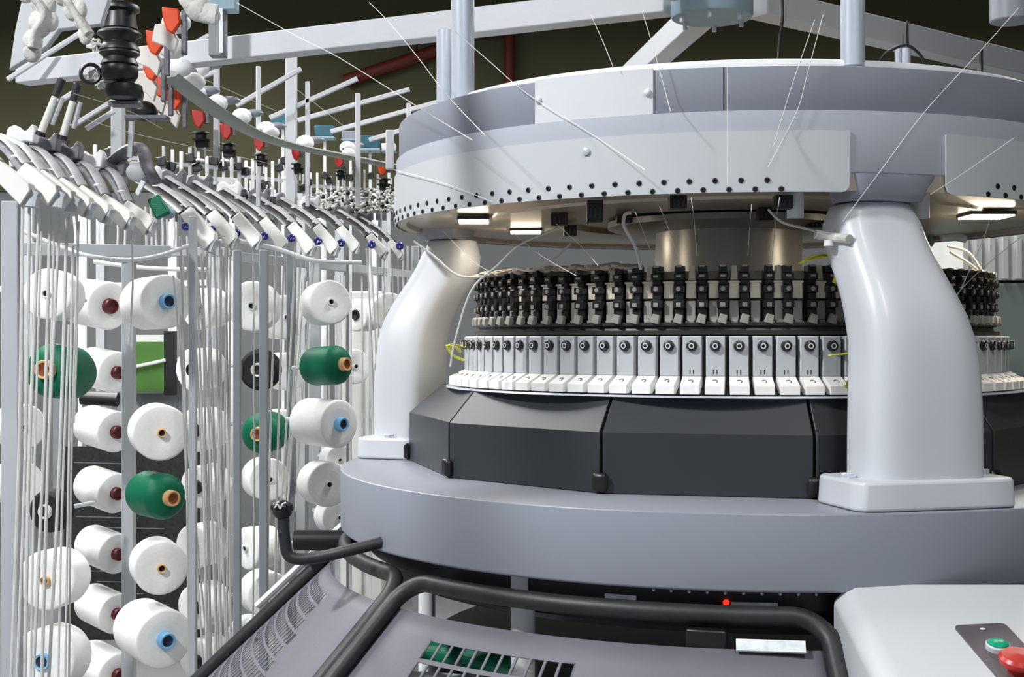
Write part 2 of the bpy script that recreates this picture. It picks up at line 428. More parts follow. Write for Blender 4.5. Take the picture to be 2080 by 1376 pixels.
# pillars
def rrect(c, u, t, hx, hy, n=40, p=4.5):
    out = []
    for i in range(n):
        a = 2 * PI * i / n; cx, sy = math.cos(a), math.sin(a)
        k = (abs(cx) ** p + abs(sy) ** p) ** (-1 / p)
        out.append(c + t * (hx * k * cx) + u * (hy * k * sy))
    return out
SEC = [(-.258, .772, .100), (-.21, .772, .100), (-.16, .772, .0998), (-.12, .772, .0992), (-.08, .771, .098), (-.039, .769, .0955), (0, .766, .092), (.036, .758, .088), (.066, .745, .083), (.097, .727, .0785), (.13, .705, .0755), (.16, .688, .0735), (.185, .677, .072), (.202, .671, .068), (.214, .668, .062), (.2175, .666, .052)]
for th in (14.6, -107.5, 132.5):
    a = D2R(th); u = Vector((math.sin(a), -math.cos(a), 0)); t = Vector((math.cos(a), math.sin(a), 0))
    rings = []
    for z, rf, hw_ in SEC:
        hd = .062 if z < .15 else .062 - (z - .15) * .2
        lean = 2.3 * min(1, max(0, (z + .02) / .2))
        rings.append(rrect(Q(rf - hd, th - lean, z), u, t, hw_, hd, 48, 4.0 if z < .19 else 3))
    pl = MB().loft(rings).build('pillar', M['casting'], mach, angle=60)
    # foot
    mb = MB(); c = Q(.712, th, -.2365)
    mb.loft([rrect(c - Vector((0, 0, .0224)), u, t, .138, .078, 40, 9), rrect(c + Vector((0, 0, .0224)), u, t, .136, .076, 40, 9)])
    mb.build('pillar_foot', M['casting'], pl, bevel=.005, seg=3)
    for sx in (-1, 1):
        bc = Q(.712, th, -.2145) + t * (.118 * sx)
        MB().cyl(bc, bc + Vector((0, 0, .008)), .012, n=6).build('foot_bolt', M['chrome'], pl, bevel=.001)
    # neck
    mb = MB()
    mb.loft([rrect(Q(.634, th - 2, .2185), u, t, .064, .045, 40, 5), rrect(Q(.636, th - 1.8, .232), u, t, .069, .052, 40, 6), rrect(Q(.634, th - 1.5, .259), u, t, .076, .0545, 40, 8)])
    mb.build('pillar_neck', M['lavender'], pl, angle=60)
for th, r in ((9.5, .60), (2.0, .56), (22.5, .60)):
    MB().cyl(Q(r, th, .2), Q(r, th, .245), .014, n=20).build('spacer_stud', M['white'], mach)
# chrome posts on the ring
for px, d, r, top in ((940, 2.45, .0215, 1.2), (906, 2.85, .0205, .66), (1732, 2.15, .0195, 1.2)):
    b = P(px, 688, d); MB().cyl((b.x, b.y, CAMZ + .44), (b.x, b.y, CAMZ + top), r, n=32).build('chrome_post', M['chrome'], mach)
for px, d, r in ((1824, 2.5, .006), (1840, 2.5, .009)):
    b = P(px, 688, d); MB().cyl((b.x, b.y, CAMZ + .44), (b.x, b.y, CAMZ + .545), r, n=16).build('chrome_stub', M['chrome'], mach)
# below the table
ring('drive_ring', [(.45, -.46), (.70, -.46), (.71, -.45), (.71, -.42), (.745, -.415), (.745, -.38), (.735, -.377), (.45, -.377)], M['black'])
ring('take_down_housing', [(.0, -1.35), (.66, -1.35), (.62, -.62), (0, -.62)], M['black'], n=60)
for th in (-36, 28, -118, 100):
    MB().cyl(Q(.735, th, -1.449), Q(.735, th, -.37), .02, n=20).build('support_leg', M['white'], mach)
sector(.735, .745, -1.3, -.56, -98, -60).build('dark_backing', M['black'], mach)  # black sheet added behind the mesh to stand for the dark inside
ring('base_plinth', [(.0, -1.4495), (.76, -1.4495), (.76, -1.33), (0, -1.33)], M['lavender'], n=90)
a = Q(.752, -9.5, -.402)
MB().ball(a, .005).build('indicator_light', M['led'], mach)
MB().box(Q(.75, -6.3, -.408), (.07, .004, .014), Matrix.Rotation(D2R(-6), 3, 'Z')).build('data_label', M['paper'], mach)
MB().box(Q(.75, -22, -.402), (.05, .004, .007), Matrix.Rotation(D2R(-22), 3, 'Z')).build('data_label', M['paper'], mach)
for k in range(10):
    MB().ball(Q(.748, -18 + k * 2.1, -.388), .0028, n=8).build('ring_screw', M['chrome'], mach)
# flared guard doors: R = .79 + .727 t, z = -.405 - .687 t
def G(th, t, off=0):
    return Q(.79 + .727 * t + off * .687, th, -.413 - .687 * t + off * .727)
def guard(t0, t1, L, rad_t, rad_th, hole, cells, nm):
    pts = []
    nn = 8
    def corner(cth, ct, a0):
        for i in range(nn + 1):
            a = a0 + PI / 2 * i / nn; pts.append((cth + rad_th * math.cos(a), ct - rad_t * math.sin(a)))
    corner(t1 - rad_th, rad_t, 0)
    corner(t0 + rad_th, rad_t, PI / 2)
    corner(t0 + rad_th, L - rad_t, PI)
    corner(t1 - rad_th, L - rad_t, 1.5 * PI)
    full = []
    for i, p in enumerate(pts):
        q = pts[(i + 1) % len(pts)]; ln = math.hypot(q[0] - p[0], (q[1] - p[1]) * 60); k = max(1, int(ln / 2.5))
        for j in range(k): full.append((p[0] + (q[0] - p[0]) * j / k, p[1] + (q[1] - p[1]) * j / k))
    fr = MB().tube([G(a, b) for a, b in full], .0148, 12, closed=True).build('guard_door', M['blacksoft'], mach, angle=60)
    nth, nt = cells; mb = MB()
    ts = .052
    for i in range(nth):
        for j in range(nt):
            a0 = t0 + .6 + (t1 - t0 - 1.2) * i / nth; a1 = t0 + .6 + (t1 - t0 - 1.2) * (i + 1) / nth
            b0 = ts + (L - ts) * j / nt; b1 = ts + (L - ts) * (j + 1) / nt
            def quad(x0, y0, x1, y1): mb.add([G(x0, y0, -.012), G(x1, y0, -.012), G(x1, y1, -.012), G(x0, y1, -.012)], [(0, 1, 2, 3)])
            if (a0 - t0 < rad_th * .8 or t1 - a1 < rad_th * .8) and b0 < rad_t * .55: continue
            if hole((a0 + a1) / 2, (b0 + b1) / 2):
                e = (a1 - a0) * .1; g = (b1 - b0) * .1
                quad(a0, b0, a1, b0 + g); quad(a0, b1 - g, a1, b1); quad(a0, b0 + g, a0 + e, b1 - g); quad(a1 - e, b0 + g, a1, b1 - g)
            else: quad(a0, b0, a1, b1)
    so = mb.build('guard_sheet', M['sheet'], fr, solid=.0015)
    bm = bmesh.new(); bm.from_mesh(so.data); bmesh.ops.remove_doubles(bm, verts=bm.verts, dist=1e-5); bmesh.ops.recalc_face_normals(bm, faces=bm.faces); bm.to_mesh(so.data); bm.free()
    return fr
guard(-52, 1.2, .5, .055, 4.0, lambda a, b: -43.5 + 30 * max(0, .12 - b) < a < -24 and b > .10, (31, 11), 'a')
guard(-92, -53.6, .5, .05, 3.5, lambda a, b: a < -70 + 26 * (b - .12) and b > .08, (30, 15), 'b')
# white edge strip of the next door
MB().tube([G(-92 - t * 4, t, .026) for t in [-.01 + k * .02 for k in range(14)]], .008, 8, rx=.013).build('door_edge_strip', M['white'], mach)
# sheet brackets and fabric seen in the gap
MB().box(G(-11.5, .03, -.018), (.06, .03, .03), Matrix.Rotation(D2R(-16), 3, 'Z')).build('door_latch', M['black'], mach, bevel=.003)
MB().box(G(-5.0, .05, -.004), (.10, .02, .004), Matrix.Rotation(D2R(-8), 3, 'Z') @ Matrix.Rotation(.75, 3, 'X')).build('data_label', M['paper'], mach)
MB().box(G(-1.2, .125, -.004), (.012, .04, .004), Matrix.Rotation(D2R(4), 3, 'Z') @ Matrix.Rotation(.75, 3, 'X')).build('data_label', M['paper'], mach)
MB().cyl(P(850, 1322, 2.42), P(1062, 1352, 2.32), .022, n=32).build('fabric_roll', M['yarng'], mach)
MB().cyl(P(820, 1420, 2.42), P(1100, 1440, 2.3), .05, n=32).build('fabric_roll', M['white'], mach)
# crank handle under the left of the table
hp = smooth_path([P(576, 1052, 2.34), P(578, 1095, 2.34), P(590, 1132, 2.34), P(640, 1134, 2.34), P(720, 1116, 2.34), P(800, 1096, 2.36), P(850, 1086, 2.45)], 6)
ch = MB().tube(hp, .0105, 12).build('crank_handle', M['blacksoft'], mach, angle=60)
mb = MB(); kp = P(573, 1036, 2.34)
mb.ball(kp, .0185, sq=(1, 1, .95))
for k in range(6):
    an = k * PI / 3; mb.ball(kp + Vector((math.cos(an) * .011, math.sin(an) * .011, .004)), .0095)
mb.m(1).tube(smooth_path([kp + Vector((-.009, -.0185, .006)), kp + Vector((-.004, -.021, .012)), kp + Vector((.0, -.0195, .004)), kp + Vector((.004, -.0205, .012)), kp + Vector((.01, -.0185, .015))], 4), .0014, 6)
mb.build('handle_knob', [M['black'], M['white']], ch, angle=60)
mb = MB().cyl(P(598, 1098, 2.75), P(760, 1098, 2.75), .021, n=24); mb.build('motor_housing', M['black'], mach)
# console
def dk(px, py, lift=0):
    rx = (px - 1040) / F; ry = (py - 688) / F; d = (.388 + 1.9 * .292) / (ry + .292)
    return Vector((rx * d, d, CAMZ - ry * d)) + Vector((0, -.28, .96)) * lift
def hd(x, d, drop=0): return Vector((x, d, CAMZ - (.388 + (1.9 - d) * .292) - drop))
x0, x1 = .508, 1.15; dn, df = 1.45, 1.98
mb = MB()
outer = [(x0 - .03, .025), (x0 - .012, .006), (x0, 0), (x1, 0), (x1, .5), (x0 - .03, .5)]
mb.loft([[hd(x, dn, dr) for x, dr in outer], [hd(x, df, dr) for x, dr in outer]])
con = mb.build('control_console', M['apron'], mach, bevel=.006, seg=3, angle=50)
o = dk(1985, 1320); ux = (dk(2035, 1270) - dk(1935, 1275)).normalized(); nrm = Vector((0, -.28, .96)).normalized(); uy = nrm.cross(ux).normalized()
oc = dk(1988, 1272)
def pl(x, y, lift=0): return oc + ux * x + uy * y + nrm * lift
def rr(w_, y0, y1, r, lift):
    out = []
    for cx, cy, a0 in ((w_ - r, y1 - r, 0), (-w_ + r, y1 - r, 90), (-w_ + r, y0 + r, 180), (w_ - r, y0 + r, 270)):
        for k in range(5):
            a_ = D2R(a0 + k * 22.5); out.append(pl(cx + r * math.cos(a_), cy + r * math.sin(a_), lift))
    return out
MB().loft([rr(.037, -.17, 0, .008, -.002), rr(.037, -.17, 0, .008, .003)]).build('control_plate', M['greypl'], con)
gb = dk(2026, 1322, .003); rn = rotz(nrm)
MB().lathe([(0, 0), (.0165, 0), (.0165, .006), (.0145, .008), (.0135, .007)], 32, gb, rn).build('button_collar', M['camface'], con)
MB().lathe([(0, .002), (.0132, .002), (.0132, .009), (.011, .0105), (0, .0108)], 32, gb, rn).build('start_button', M['greenb'], con)
rb = dk(2066, 1372, .003)
MB().lathe([(0, 0), (.012, 0), (.012, .012), (.024, .014), (.0255, .018), (.0255, .022), (.022, .026), (0, .0275)], 32, rb, rn).build('stop_button', M['red'], con)
wm = dk(1996, 1283, .0035); MB().ball(wm, .0042, sq=(1, 1, .3)).build('plate_mark', M['white'], con)
# --------------------------------------------------------------- overhead frame
hubx, huby, hz = .45, 2.86, CAMZ + .74
fr = thing('overhead_frame', (hubx, huby, hz - .06), 'white overhead frame of box beams meeting at a blue grey hub above the machine', 'frame')
for (x, y) in ((-1.368, 3.715), (1.9, 4.02), (.34, 3.75), (-1.3, 1.35), (1.75, 1.5)):  # last two arms are out of view, added to cast diagonal shadows
    a = Vector((hubx, huby, hz)); b = Vector((x, y, hz)); dv = (b - a).normalized()
    MB().bar(a + dv * .12, b, .055, .06).build('beam', M['beam'], fr, bevel=.003)
MB().lathe([(0, -.05), (.085, -.05), (.088, -.045), (.088, .05), (0, .05)], 32, (hubx - .02, huby, hz)).build('hub', M['hub'], fr)
for k in range(6):
    an = k * PI / 3 + .3; c = Vector((hubx - .02 + .07 * math.cos(an), huby + .07 * math.sin(an), hz - .05))
    MB().cyl(c, c - Vector((0, 0, .014)), .005, n=8).build('hub_bolt', M['chrome'], fr)
# cables
t = MB().tube(smooth_path([P(1588, -20, 2.6), P(1590, 30, 2.6), P(1584, 80, 2.6), P(1581, 128, 2.6)]), .0032, 8).build('hanging_cable', M['black'])
tag(t, 'black cable hanging from the hub onto the top of the ring', 'cable')
t = MB().tube(smooth_path([P(1780, 135, 2.4), P(1800, 108, 2.4), P(1838, 92, 2.4), P(1866, 108, 2.4), P(1884, 138, 2.4)]), .003, 8).build('hooped_cable', M['black'])
tag(t, 'black cable hooped over two short chrome stubs on the ring', 'cable')
for px, y0, y1, lb in ((1843, 42, 94, 'black cable tie around the white beam above the hooped cable'), (1994, 100, 148, 'black cable tie around the white beam near the right edge')):
    t = MB().tube([P(px, y0, 3.18 + (px - 1843) * .0015), P(px + 1, y1, 3.18 + (px - 1843) * .0015)], .003, 6).build('cable_tie', M['black']); tag(t, lb, 'cable tie')
# grey round thing at the top right corner
t = thing('yarn_storage_disc', P(2055, 10, 3.0), 'grey round disc hanging at the top right corner', 'disc')
MB().cyl(P(2055, 45, 3.0), P(2055, -30, 3.0), .048, n=32).build('disc', M['band'], t, bevel=.004)
MB().cyl(P(2055, -30, 3.0), P(2055, -80, 3.0), .01, n=10).build('hanger', M['white'], t)
# --------------------------------------------------------------- threads
def inner_pt(p):
    "keep a thread that crosses the ring band or apron just in front of their surface"
    z = p.z - CAMZ
    if .222 < z < .70:
        rx = p.x / p.y; k = 1 + rx * rx; b = -2 * (AX * rx + AY); c = AX * AX + AY * AY - .700 ** 2; D = b * b - 4 * k * c
        if D > 0:
            d = (-b - math.sqrt(D)) / (2 * k)
            if p.y > d: return Vector((rx * d, d, CAMZ + z / p.y * d))
    return p
TH = [
 ([(480, 5), (600, 72), (690, 118), (850, 218), (960, 285)], 2.9, 2.1, 'long pale thread crossing the dark gap from the top left to the ring band'),
 ([(750, 5), (790, 45), (850, 118), (905, 190), (985, 275)], 2.9, 2.1, 'pale thread passing behind the thinner chrome post'),
 ([(925, 65), (1000, 130), (1070, 190), (1190, 265), (1310, 345)], 2.6, 2.02, 'pale thread slanting from the wide chrome post down over the apron'),
 ([(1200, 30), (1225, 85), (1245, 135)], 2.6, 2.4, 'short bright thread left of the back arm'),
 ([(1304, 22), (1328, 100), (1362, 226)], 2.6, 2.05, 'faint thread just right of the white cover plate'),
 ([(1478, 130), (1478, 376)], 2.02, 2.0, 'thread hanging plumb over the middle of the band and apron'),
 ([(1672, 30), (1640, 150), (1618, 228), (1560, 340)], 2.4, 1.99, 'curved bright thread left of the right chrome post'),
 ([(1655, 40), (1610, 170), (1570, 300)], 2.4, 2.0, 'fainter thread beside the curved bright thread'),
 ([(2070, 15), (1990, 105), (1880, 225), (1790, 345), (1712, 450)], 2.6, 1.94, 'long thread slanting from the top right corner to the pillar head'),
 ([(2060, 280), (1960, 350), (1890, 395)], 2.1, 1.95, 'thread slanting across the right apron panel'),
 ([(800, 345), (900, 372), (1000, 410)], 2.6, 2.3, 'fine thread lying low across the left end of the apron'),
 ([(900, 470), (960, 530), (1010, 560)], 2.5, 2.35, 'thread under the ring, leftmost above the guides'),
 ([(1044, 475), (1100, 520), (1170, 560)], 2.4, 2.25, 'thread under the ring beside the left bright patches'),
 ([(1130, 455), (1180, 500), (1215, 540)], 2.4, 2.25, 'thread under the ring below the paired magnet blocks'),
 ([(1290, 430), (1310, 480), (1330, 530)], 2.4, 2.25, 'thread under the ring right of the thick white lead'),
 ([(1340, 420), (1358, 465), (1378, 525)], 2.3, 2.24, 'slanting thread under the ring left of its middle'),
 ([(1404, 402), (1410, 450), (1416, 520)], 2.3, 2.24, 'nearly upright thread under the ring left of the column highlight'),
 ([(1527, 415), (1523, 460), (1519, 520)], 2.3, 2.24, 'nearly upright thread under the ring in front of the column'),
 ([(1584, 400), (1576, 450), (1568, 530)], 2.3, 2.24, 'thread under the ring right of the column'),
 ([(1940, 610), (1960, 570), (2000, 480), (2010, 440)], 2.3, 2.2, 'thread right of the big pillar rising to the right bright patch'),
 ([(1925, 620), (1980, 560), (2075, 480)], 2.3, 2.4, 'thread right of the big pillar slanting to the frame edge'),
 ([(160, 238), (300, 278), (560, 335)], 3.2, 4.5, 'fine taut thread crossing in front of the steel post at the left'),
 ([(150, 190), (260, 225), (330, 262)], 3.0, 3.2, 'fine thread running right from the black tipped rods'),
 ([(390, 150), (480, 190), (560, 225)], 3.0, 4.0, 'fine thread sloping across the dark gap left of the thin posts'),
 ([(600, 180), (640, 210), (705, 262)], 4.4, 4.4, 'curled pale thread between two thin posts'),
]
for pts, d0, d1, lb in TH:
    n = len(pts) - 1
    w_ = [P(x, y, d0 + (d1 - d0) * i / n) for i, (x, y) in enumerate(pts)]
    w_ = [inner_pt(p) for p in smooth_path(w_, 6)]
    o = MB().tube(w_, .00055, 5).build('yarn_strand', M['strand']); tag(o, lb, 'thread')
# thick white leads under the ring
for pts, d, r, lb in (([(1302, 548), (1290, 500), (1268, 460), (1270, 436), (1282, 432)], 2.28, .003, 'thick white lead curving down onto the guides left of the middle'),
                   ([(1560, 425), (1590, 452), (1650, 468), (1700, 484)], 2.2, .0022, 'thin white lead running right to the taped bundle'),
                   ([(915, 745), (925, 690), (958, 590), (1010, 540), (1060, 495), (1140, 462)], 2.35, .002, 'white lead looping past the left pillar up to the underside plate'),
                   ([(1040, 545), (1080, 550), (1120, 530), (1160, 495)], 2.4, .0015, 'twisted white lead lying over the left guides'),
                   ([(1925, 500), (1965, 512), (1990, 545), (2000, 560)], 2.5, .003, 'white lead arching right of the big pillar, upper'),
                   ([(1930, 512), (1960, 530), (1985, 548)], 2.5, .003, 'white lead arching right of the big pillar, lower'),
                   ([(840, 490), (880, 520), (930, 560), (985, 562)], 2.55, .0022, 'frayed white lead reaching the guides from the far left')):
    o = MB().tube(smooth_path([P(x, y, d) for x, y in pts], 6), r, 8).build('white_lead', M['cwhite']); tag(o, lb, 'cable')
t = thing('taped_bundle', P(1690, 482, 2.12), 'white taped cable bundle left of the pillar head', 'cable bundle')
MB().tube(smooth_path([P(1656, 476, 2.12), P(1690, 482, 2.12), P(1726, 486, 2.08)], 5), .0075, 10).build('tape_wrap', M['lint'], t)
MB().cyl(P(1683, 488, 2.12), P(1683, 500, 2.12), .008, n=12).build('plug', M['white'], t)
t = tag(MB().tube(smooth_path([P(1912, 484, 2.3), P(1940, 482, 2.3), P(1962, 486, 2.3)], 5), .007, 10).build('taped_bundle', M['lint']), 'white taped cable end right of the pillar head', 'cable bundle')
# yellow yarn
def ribbon(name, paths, d, lb):
    mb = MB()
    for pts, r in paths: mb.tube(smooth_path([P(x, y, d + .01 * k) for k, (x, y) in enumerate(pts)], 5), r * .35, 8, rx=r)
    tag(mb.build(name, M['ribbon']), lb, 'yarn')
ribbon('yellow_yarn', [([(1625, 535), (1655, 520), (1690, 522), (1715, 545)], .006), ([(1640, 530), (1675, 522), (1705, 530), (1722, 560)], .005), ([(1690, 530), (1700, 550), (1695, 575)], .004)], 2.17, 'yellow yarn looped over the guides beside the pillar')
ribbon('yellow_yarn', [([(1685, 722), (1710, 720), (1738, 716)], .0045), ([(1738, 755), (1722, 780), (1742, 800)], .006), ([(1734, 760), (1728, 785), (1716, 785)], .004)], 2.13, 'yellow yarn tied across the last cam box before the pillar')
ribbon('yellow_yarn', [([(908, 702), (925, 705), (935, 715)], .006), ([(910, 705), (920, 722), (942, 732)], .005), ([(912, 700), (925, 700), (945, 706)], .003)], 2.62, 'yellow yarn tuft knotted at the left end of the cam boxes')
# --------------------------------------------------------------- the creel with its yarn cones
creel = thing('yarn_creel', P(300, 688, 4.6).xyz * Vector((1, 1, 0)) if False else (P(300, 688, 4.6).x, 4.6, 0), 'grey and white creel of upright posts and rails carrying the yarn cones', 'creel')
def post(px, y0, y1, wpx, d, m, parent=creel, dep=None, x2=None, name='post'):
    r = wpx / 2 / F * d; a = P(px, y0, d); b = P(px if x2 is None else x2, y1, d)
    return MB().bar(b, a, r * 2, dep or r * 2, up=Vector((0, 1, 0))).build(name, m, parent, bevel=min(.003, r * .3))
YF = 688 + CAMZ * F     # floor pixel offset numerator: y at depth d is 688 + 1.45*2700/d
def yfl(d): return 688 + CAMZ * F / d
for px, y0, w_, d, m in ((25, 410, 34, 3.35, 'beamgrey'), (262, 505, 24, 4.75, 'beamgrey'), (392, 440, 15, 3.7, 'beamgrey'), (482, 508, 15, 3.75, 'postdark'), (536, 508, 17, 3.75, 'postdark'),
                     (119, 700, 18, 5.6, 'postdark'), (592, 505, 18, 5.3, 'postdark'), (706, 500, 5, 4.9, 'postdark'), (640, 500, 22, 5.6, 'beamgrey'), (845, 500, 12, 5.4, 'beamgrey'), (440, 505, 16, 5.4, 'beamgrey')):
    post(px, y0, yfl(d), w_, d, M[m])
# rails
for x0_, x1_, y0_, y1_, d0_, d1_, w_, m in ((10, 345, 505, 512, 4.5, 4.8, 26, 'beamgrey'), (345, 470, 512, 512, 4.9, 4.9, 18, 'beamgrey'), (470, 850, 520, 560, 5.3, 6.2, 18, 'beamgrey'), (0, 420, 588, 575, 5.8, 5.8, 12, 'white')):
    a = P(x0_, y0_, d0_); b = P(x1_, y1_, d1_); h = w_ / F * d0_
    MB().bar(a, b, .03, h).build('rail', M[m], creel, bevel=.002)
for pts, d, r in (([(42, 468), (110, 496), (180, 520), (262, 528), (330, 518), (400, 492)], 3.9, .006), ([(420, 500), (470, 488), (560, 505), (640, 530), (735, 534)], 4.3, .007), ([(190, 532), (300, 545), (420, 548)], 5.0, .008)):
    MB().tube(smooth_path([P(x, y, d) for x, y in pts], 5), r, 8).build('hoop_rail', M['white'], creel)

# yarn cones: prototypes, built once round the local +Z axis (nose at z = 0, wound body behind it)
KIND = {}
def cone_proto(kind, label):
    t = thing('yarn_cone', (0, 0, -5), label, 'yarn cone')
    o0 = Vector((0, 0, -5))
    core, hole, yarn, cr, ck = {'wblack': ('cwhite', 'hole', 'yarnw', .15, .10), 'wbeige': ('cbeige', 'hole', 'yarnw', .15, .12), 'wblue': ('cblue', 'holeblue', 'yarnw', .27, .26),
        'wnavy': ('cblue', 'holeblue', 'yarnw', .25, .08), 'wred': ('cred', 'cred', 'yarnw', .30, .22), 'wdark': ('seam', 'seam', 'yarnw', .30, .08), 'green': ('cbeige', 'cbrown', 'yarng', .34, .30), 'black': ('cwhite', 'hole', 'yarnk', .33, .12)}[kind]
    L = {'green': 2.4, 'wblue': 2.15, 'black': 1.0, 'wred': 2.55}.get(kind, 1.45); big = {'green': .80}.get(kind, .90)
    if kind in ('green',):      # long body with wide sloping shoulders
        prof = [(cr * .95, -.02), (.55, -.03), (.80, -.14), (.97, -.36), (1, -.5), (1.0, -L + .45), (.9, -L + .16), (.6, -L + .02), (.2, -L), (0, -L)]
    elif kind == 'black':
        prof = [(cr * .9, -.06), (.8, -.0), (.95, -.1), (1, -.25), (1, -L + .3), (.9, -L + .06), (.3, -L), (0, -L)]
    else:
        prof = [(cr * .9, -.04), (.5, -.012), (.90, 0), (.955, -.02), (.985, -.07), (big + .07, -L + .22), (big + .03, -L + .08), (big * .86, -L + .01), (.2, -L), (0, -L)]
    dense = []
    for (a, b), (c, d) in zip(prof, prof[1:]):
        k = 3 if abs(d - b) > .5 else 1
        for i in range(k): dense.append((a + (c - a) * i / k, b + (d - b) * i / k))
    dense.append(prof[-1])
    MB().lathe(dense, 48, o0).build('yarn_package', M[yarn], t, angle=40)
    n = MB(); n.lathe([(cr * 1.05, -.1), (cr, ck), (cr * .93, ck + .02), (cr * .72, ck), (cr * .66, -.3), (0, -.3)], 28, o0)
    core_o = n.build('core', M[core], t, angle=45)
    MB().lathe([(0, ck - .12), (cr * .68, ck - .05)], 24, o0).build('core_hole', M[hole], core_o)
    t.name = 'yarn_cone'; return t
protos = {}
used = set()
def cone(kind, px, py, d, rpx, out, label, grp, peg=True):
    r = rpx / F * d
    if kind not in protos: protos[kind] = cone_proto(kind, label)
    src = protos[kind]
    rot = rotz(out)
    m = Matrix.Translation(P(px, py, d)) @ rot.to_4x4() @ Matrix.Scale(r, 4)
    if kind not in used: used.add(kind); t = src
    else:
        t = src.copy(); COL.objects.link(t)
        for ch in list(src.children): copy_part(ch, t)
    t.matrix_world = m; WM[t] = m; tag(t, label, 'yarn cone', grp)
    if peg:     # the peg that carries it belongs to the creel
        o = Vector(out).normalized(); a = P(px, py, d) - o * r * 1.0; b = a - o * (r * 1.4 + .08)
        MB().cyl(a, b, .007, n=8).build('peg', M['chrome'], creel)
    return t
N = {'wblack': 'white yarn cone with small black core', 'wbeige': 'white yarn cone with beige core', 'wblue': 'white yarn cone with light blue core', 'wnavy': 'white yarn cone with navy core',
     'wred': 'white yarn cone with maroon core', 'wdark': 'white yarn cone with wide black core', 'green': 'green yarn cone with cardboard core', 'black': 'black yarn cone with white core'}
def column(items, where, out, grp):
    for i, it in enumerate(items):
        kind, px, py, d, r = it[:5]; o = it[5] if len(it) > 5 else out
        pos = 'topmost' if i == 0 else ('lowest' if i == len(items) - 1 else ORD[i] + ' down')
        cone(kind, px, py, d, r, o, N[kind] + ', ' + pos + ' ' + where, grp)
A_ = (-.12, -1, .05)
column([('wblack', 95, 597, 4.2, 53), ('green', 95, 752, 4.2, 56, (-.12, -1, .08)), ('wblack', 50, 868, 4.5, 47, (.7, -.8, 0)), ('wblack', 45, 985, 4.5, 47, (.7, -.8, 0)), ('black', 92, 1040, 4.3, 44, (-.35, -1, 0)), ('wbeige', 93, 1180, 4.1, 62), ('wnavy', 86, 1345, 4.1, 68)],
       'of column nearest left edge', A_, 'cones of the leftmost column')
B_ = (.72, -.69, -.10)
column([('wred', 222, 622, 5.1, 50), ('wred', 238, 757, 5.1, 43), ('wred', 236, 878, 5.1, 43), ('wred', 236, 1003, 5.1, 42), ('wred', 238, 1126, 5.1, 42), ('wred', 238, 1248, 5.1, 42), ('wred', 240, 1372, 5.1, 46)],
       'of column left of flat post', B_, 'sideways cones with maroon cores')
C_ = (.42, -.9, -.03)
column([('wblue', 338, 613, 4.0, 56, (.62, -.78, .02)), ('wbeige', 328, 880, 4.0, 58), ('green', 345, 1012, 4.0, 47, (.7, -.7, -.02)), ('wbeige', 328, 1155, 4.0, 56), ('wblue', 335, 1300, 4.0, 62, (.62, -.78, -.05))],
       'of big cones before flat post', C_, 'big cones before the flat grey post')
Dv = (-.45, -.9, -.05)
column([('wdark', 402, 628, 5.2, 43), ('wdark', 390, 752, 5.2, 44), ('wdark', 396, 875, 5.2, 45), ('wdark', 400, 990, 5.2, 44), ('wdark', 392, 1112, 5.2, 46), ('wdark', 396, 1235, 5.2, 46), ('wdark', 400, 1345, 5.2, 46)],
       'of column behind tube bundle', Dv, 'cones behind the tube bundle')
column([('wblack', 512, 622, 5.0, 52), ('black', 524, 752, 4.9, 42, (-.1, -1, 0)), ('green', 526, 882, 4.9, 42, (-.1, -1, 0)), ('wblack', 548, 975, 5.2, 44, (.5, -.85, 0)), ('wblack', 500, 1115, 5.0, 44, (-.7, -.7, 0)), ('wblack', 548, 1210, 5.2, 48, (.5, -.85, 0)), ('wblack', 520, 1300, 5.4, 44, (.5, -.85, 0))],
       'of column between dark grey posts', (0, -1, 0), 'cones between the dark grey posts')
column([('wblack', 672, 614, 4.4, 46, (.5, -.85, .06)), ('green', 697, 741, 4.3, 40, (.80, -.6, .06)), ('wblue', 690, 862, 4.3, 50, (.74, -.66, -.02)), ('wblack', 668, 985, 4.3, 47, (.5, -.85, 0)), ('wblack', 690, 1052, 4.5, 38, (.5, -.85, 0))],
       'of column left of machine table', (.5, -.85, 0), 'cones left of the machine table')
column([('wdark', 722, 640, 6.0, 34, (-.6, -.8, 0)), ('wblack', 722, 745, 6.2, 36, (.5, -.8, 0)), ('wblack', 582, 645, 5.6, 46, (.5, -.8, 0)), ('wblack', 588, 755, 5.6, 40, (.5, -.8, 0)), ('wblack', 580, 872, 5.6, 40, (.5, -.8, 0)), ('wblack', 690, 935, 5.4, 30, (.5, -.8, 0))],
       'among half hidden rear cones', (.5, -.8, 0), 'half hidden cones farther back')
column([('wblack', 792, 632, 5.2, 38, (.3, -.9, 0)), ('black', 803, 748, 5.2, 37, (.3, -.9, 0)), ('wblack', 782, 842, 5.4, 34, (-.3, -.9, 0)), ('green', 806, 862, 5.0, 32, (.3, -.9, 0))],
       'of column beside left pillar', (.3, -.9, 0), 'cones beside the left pillar')

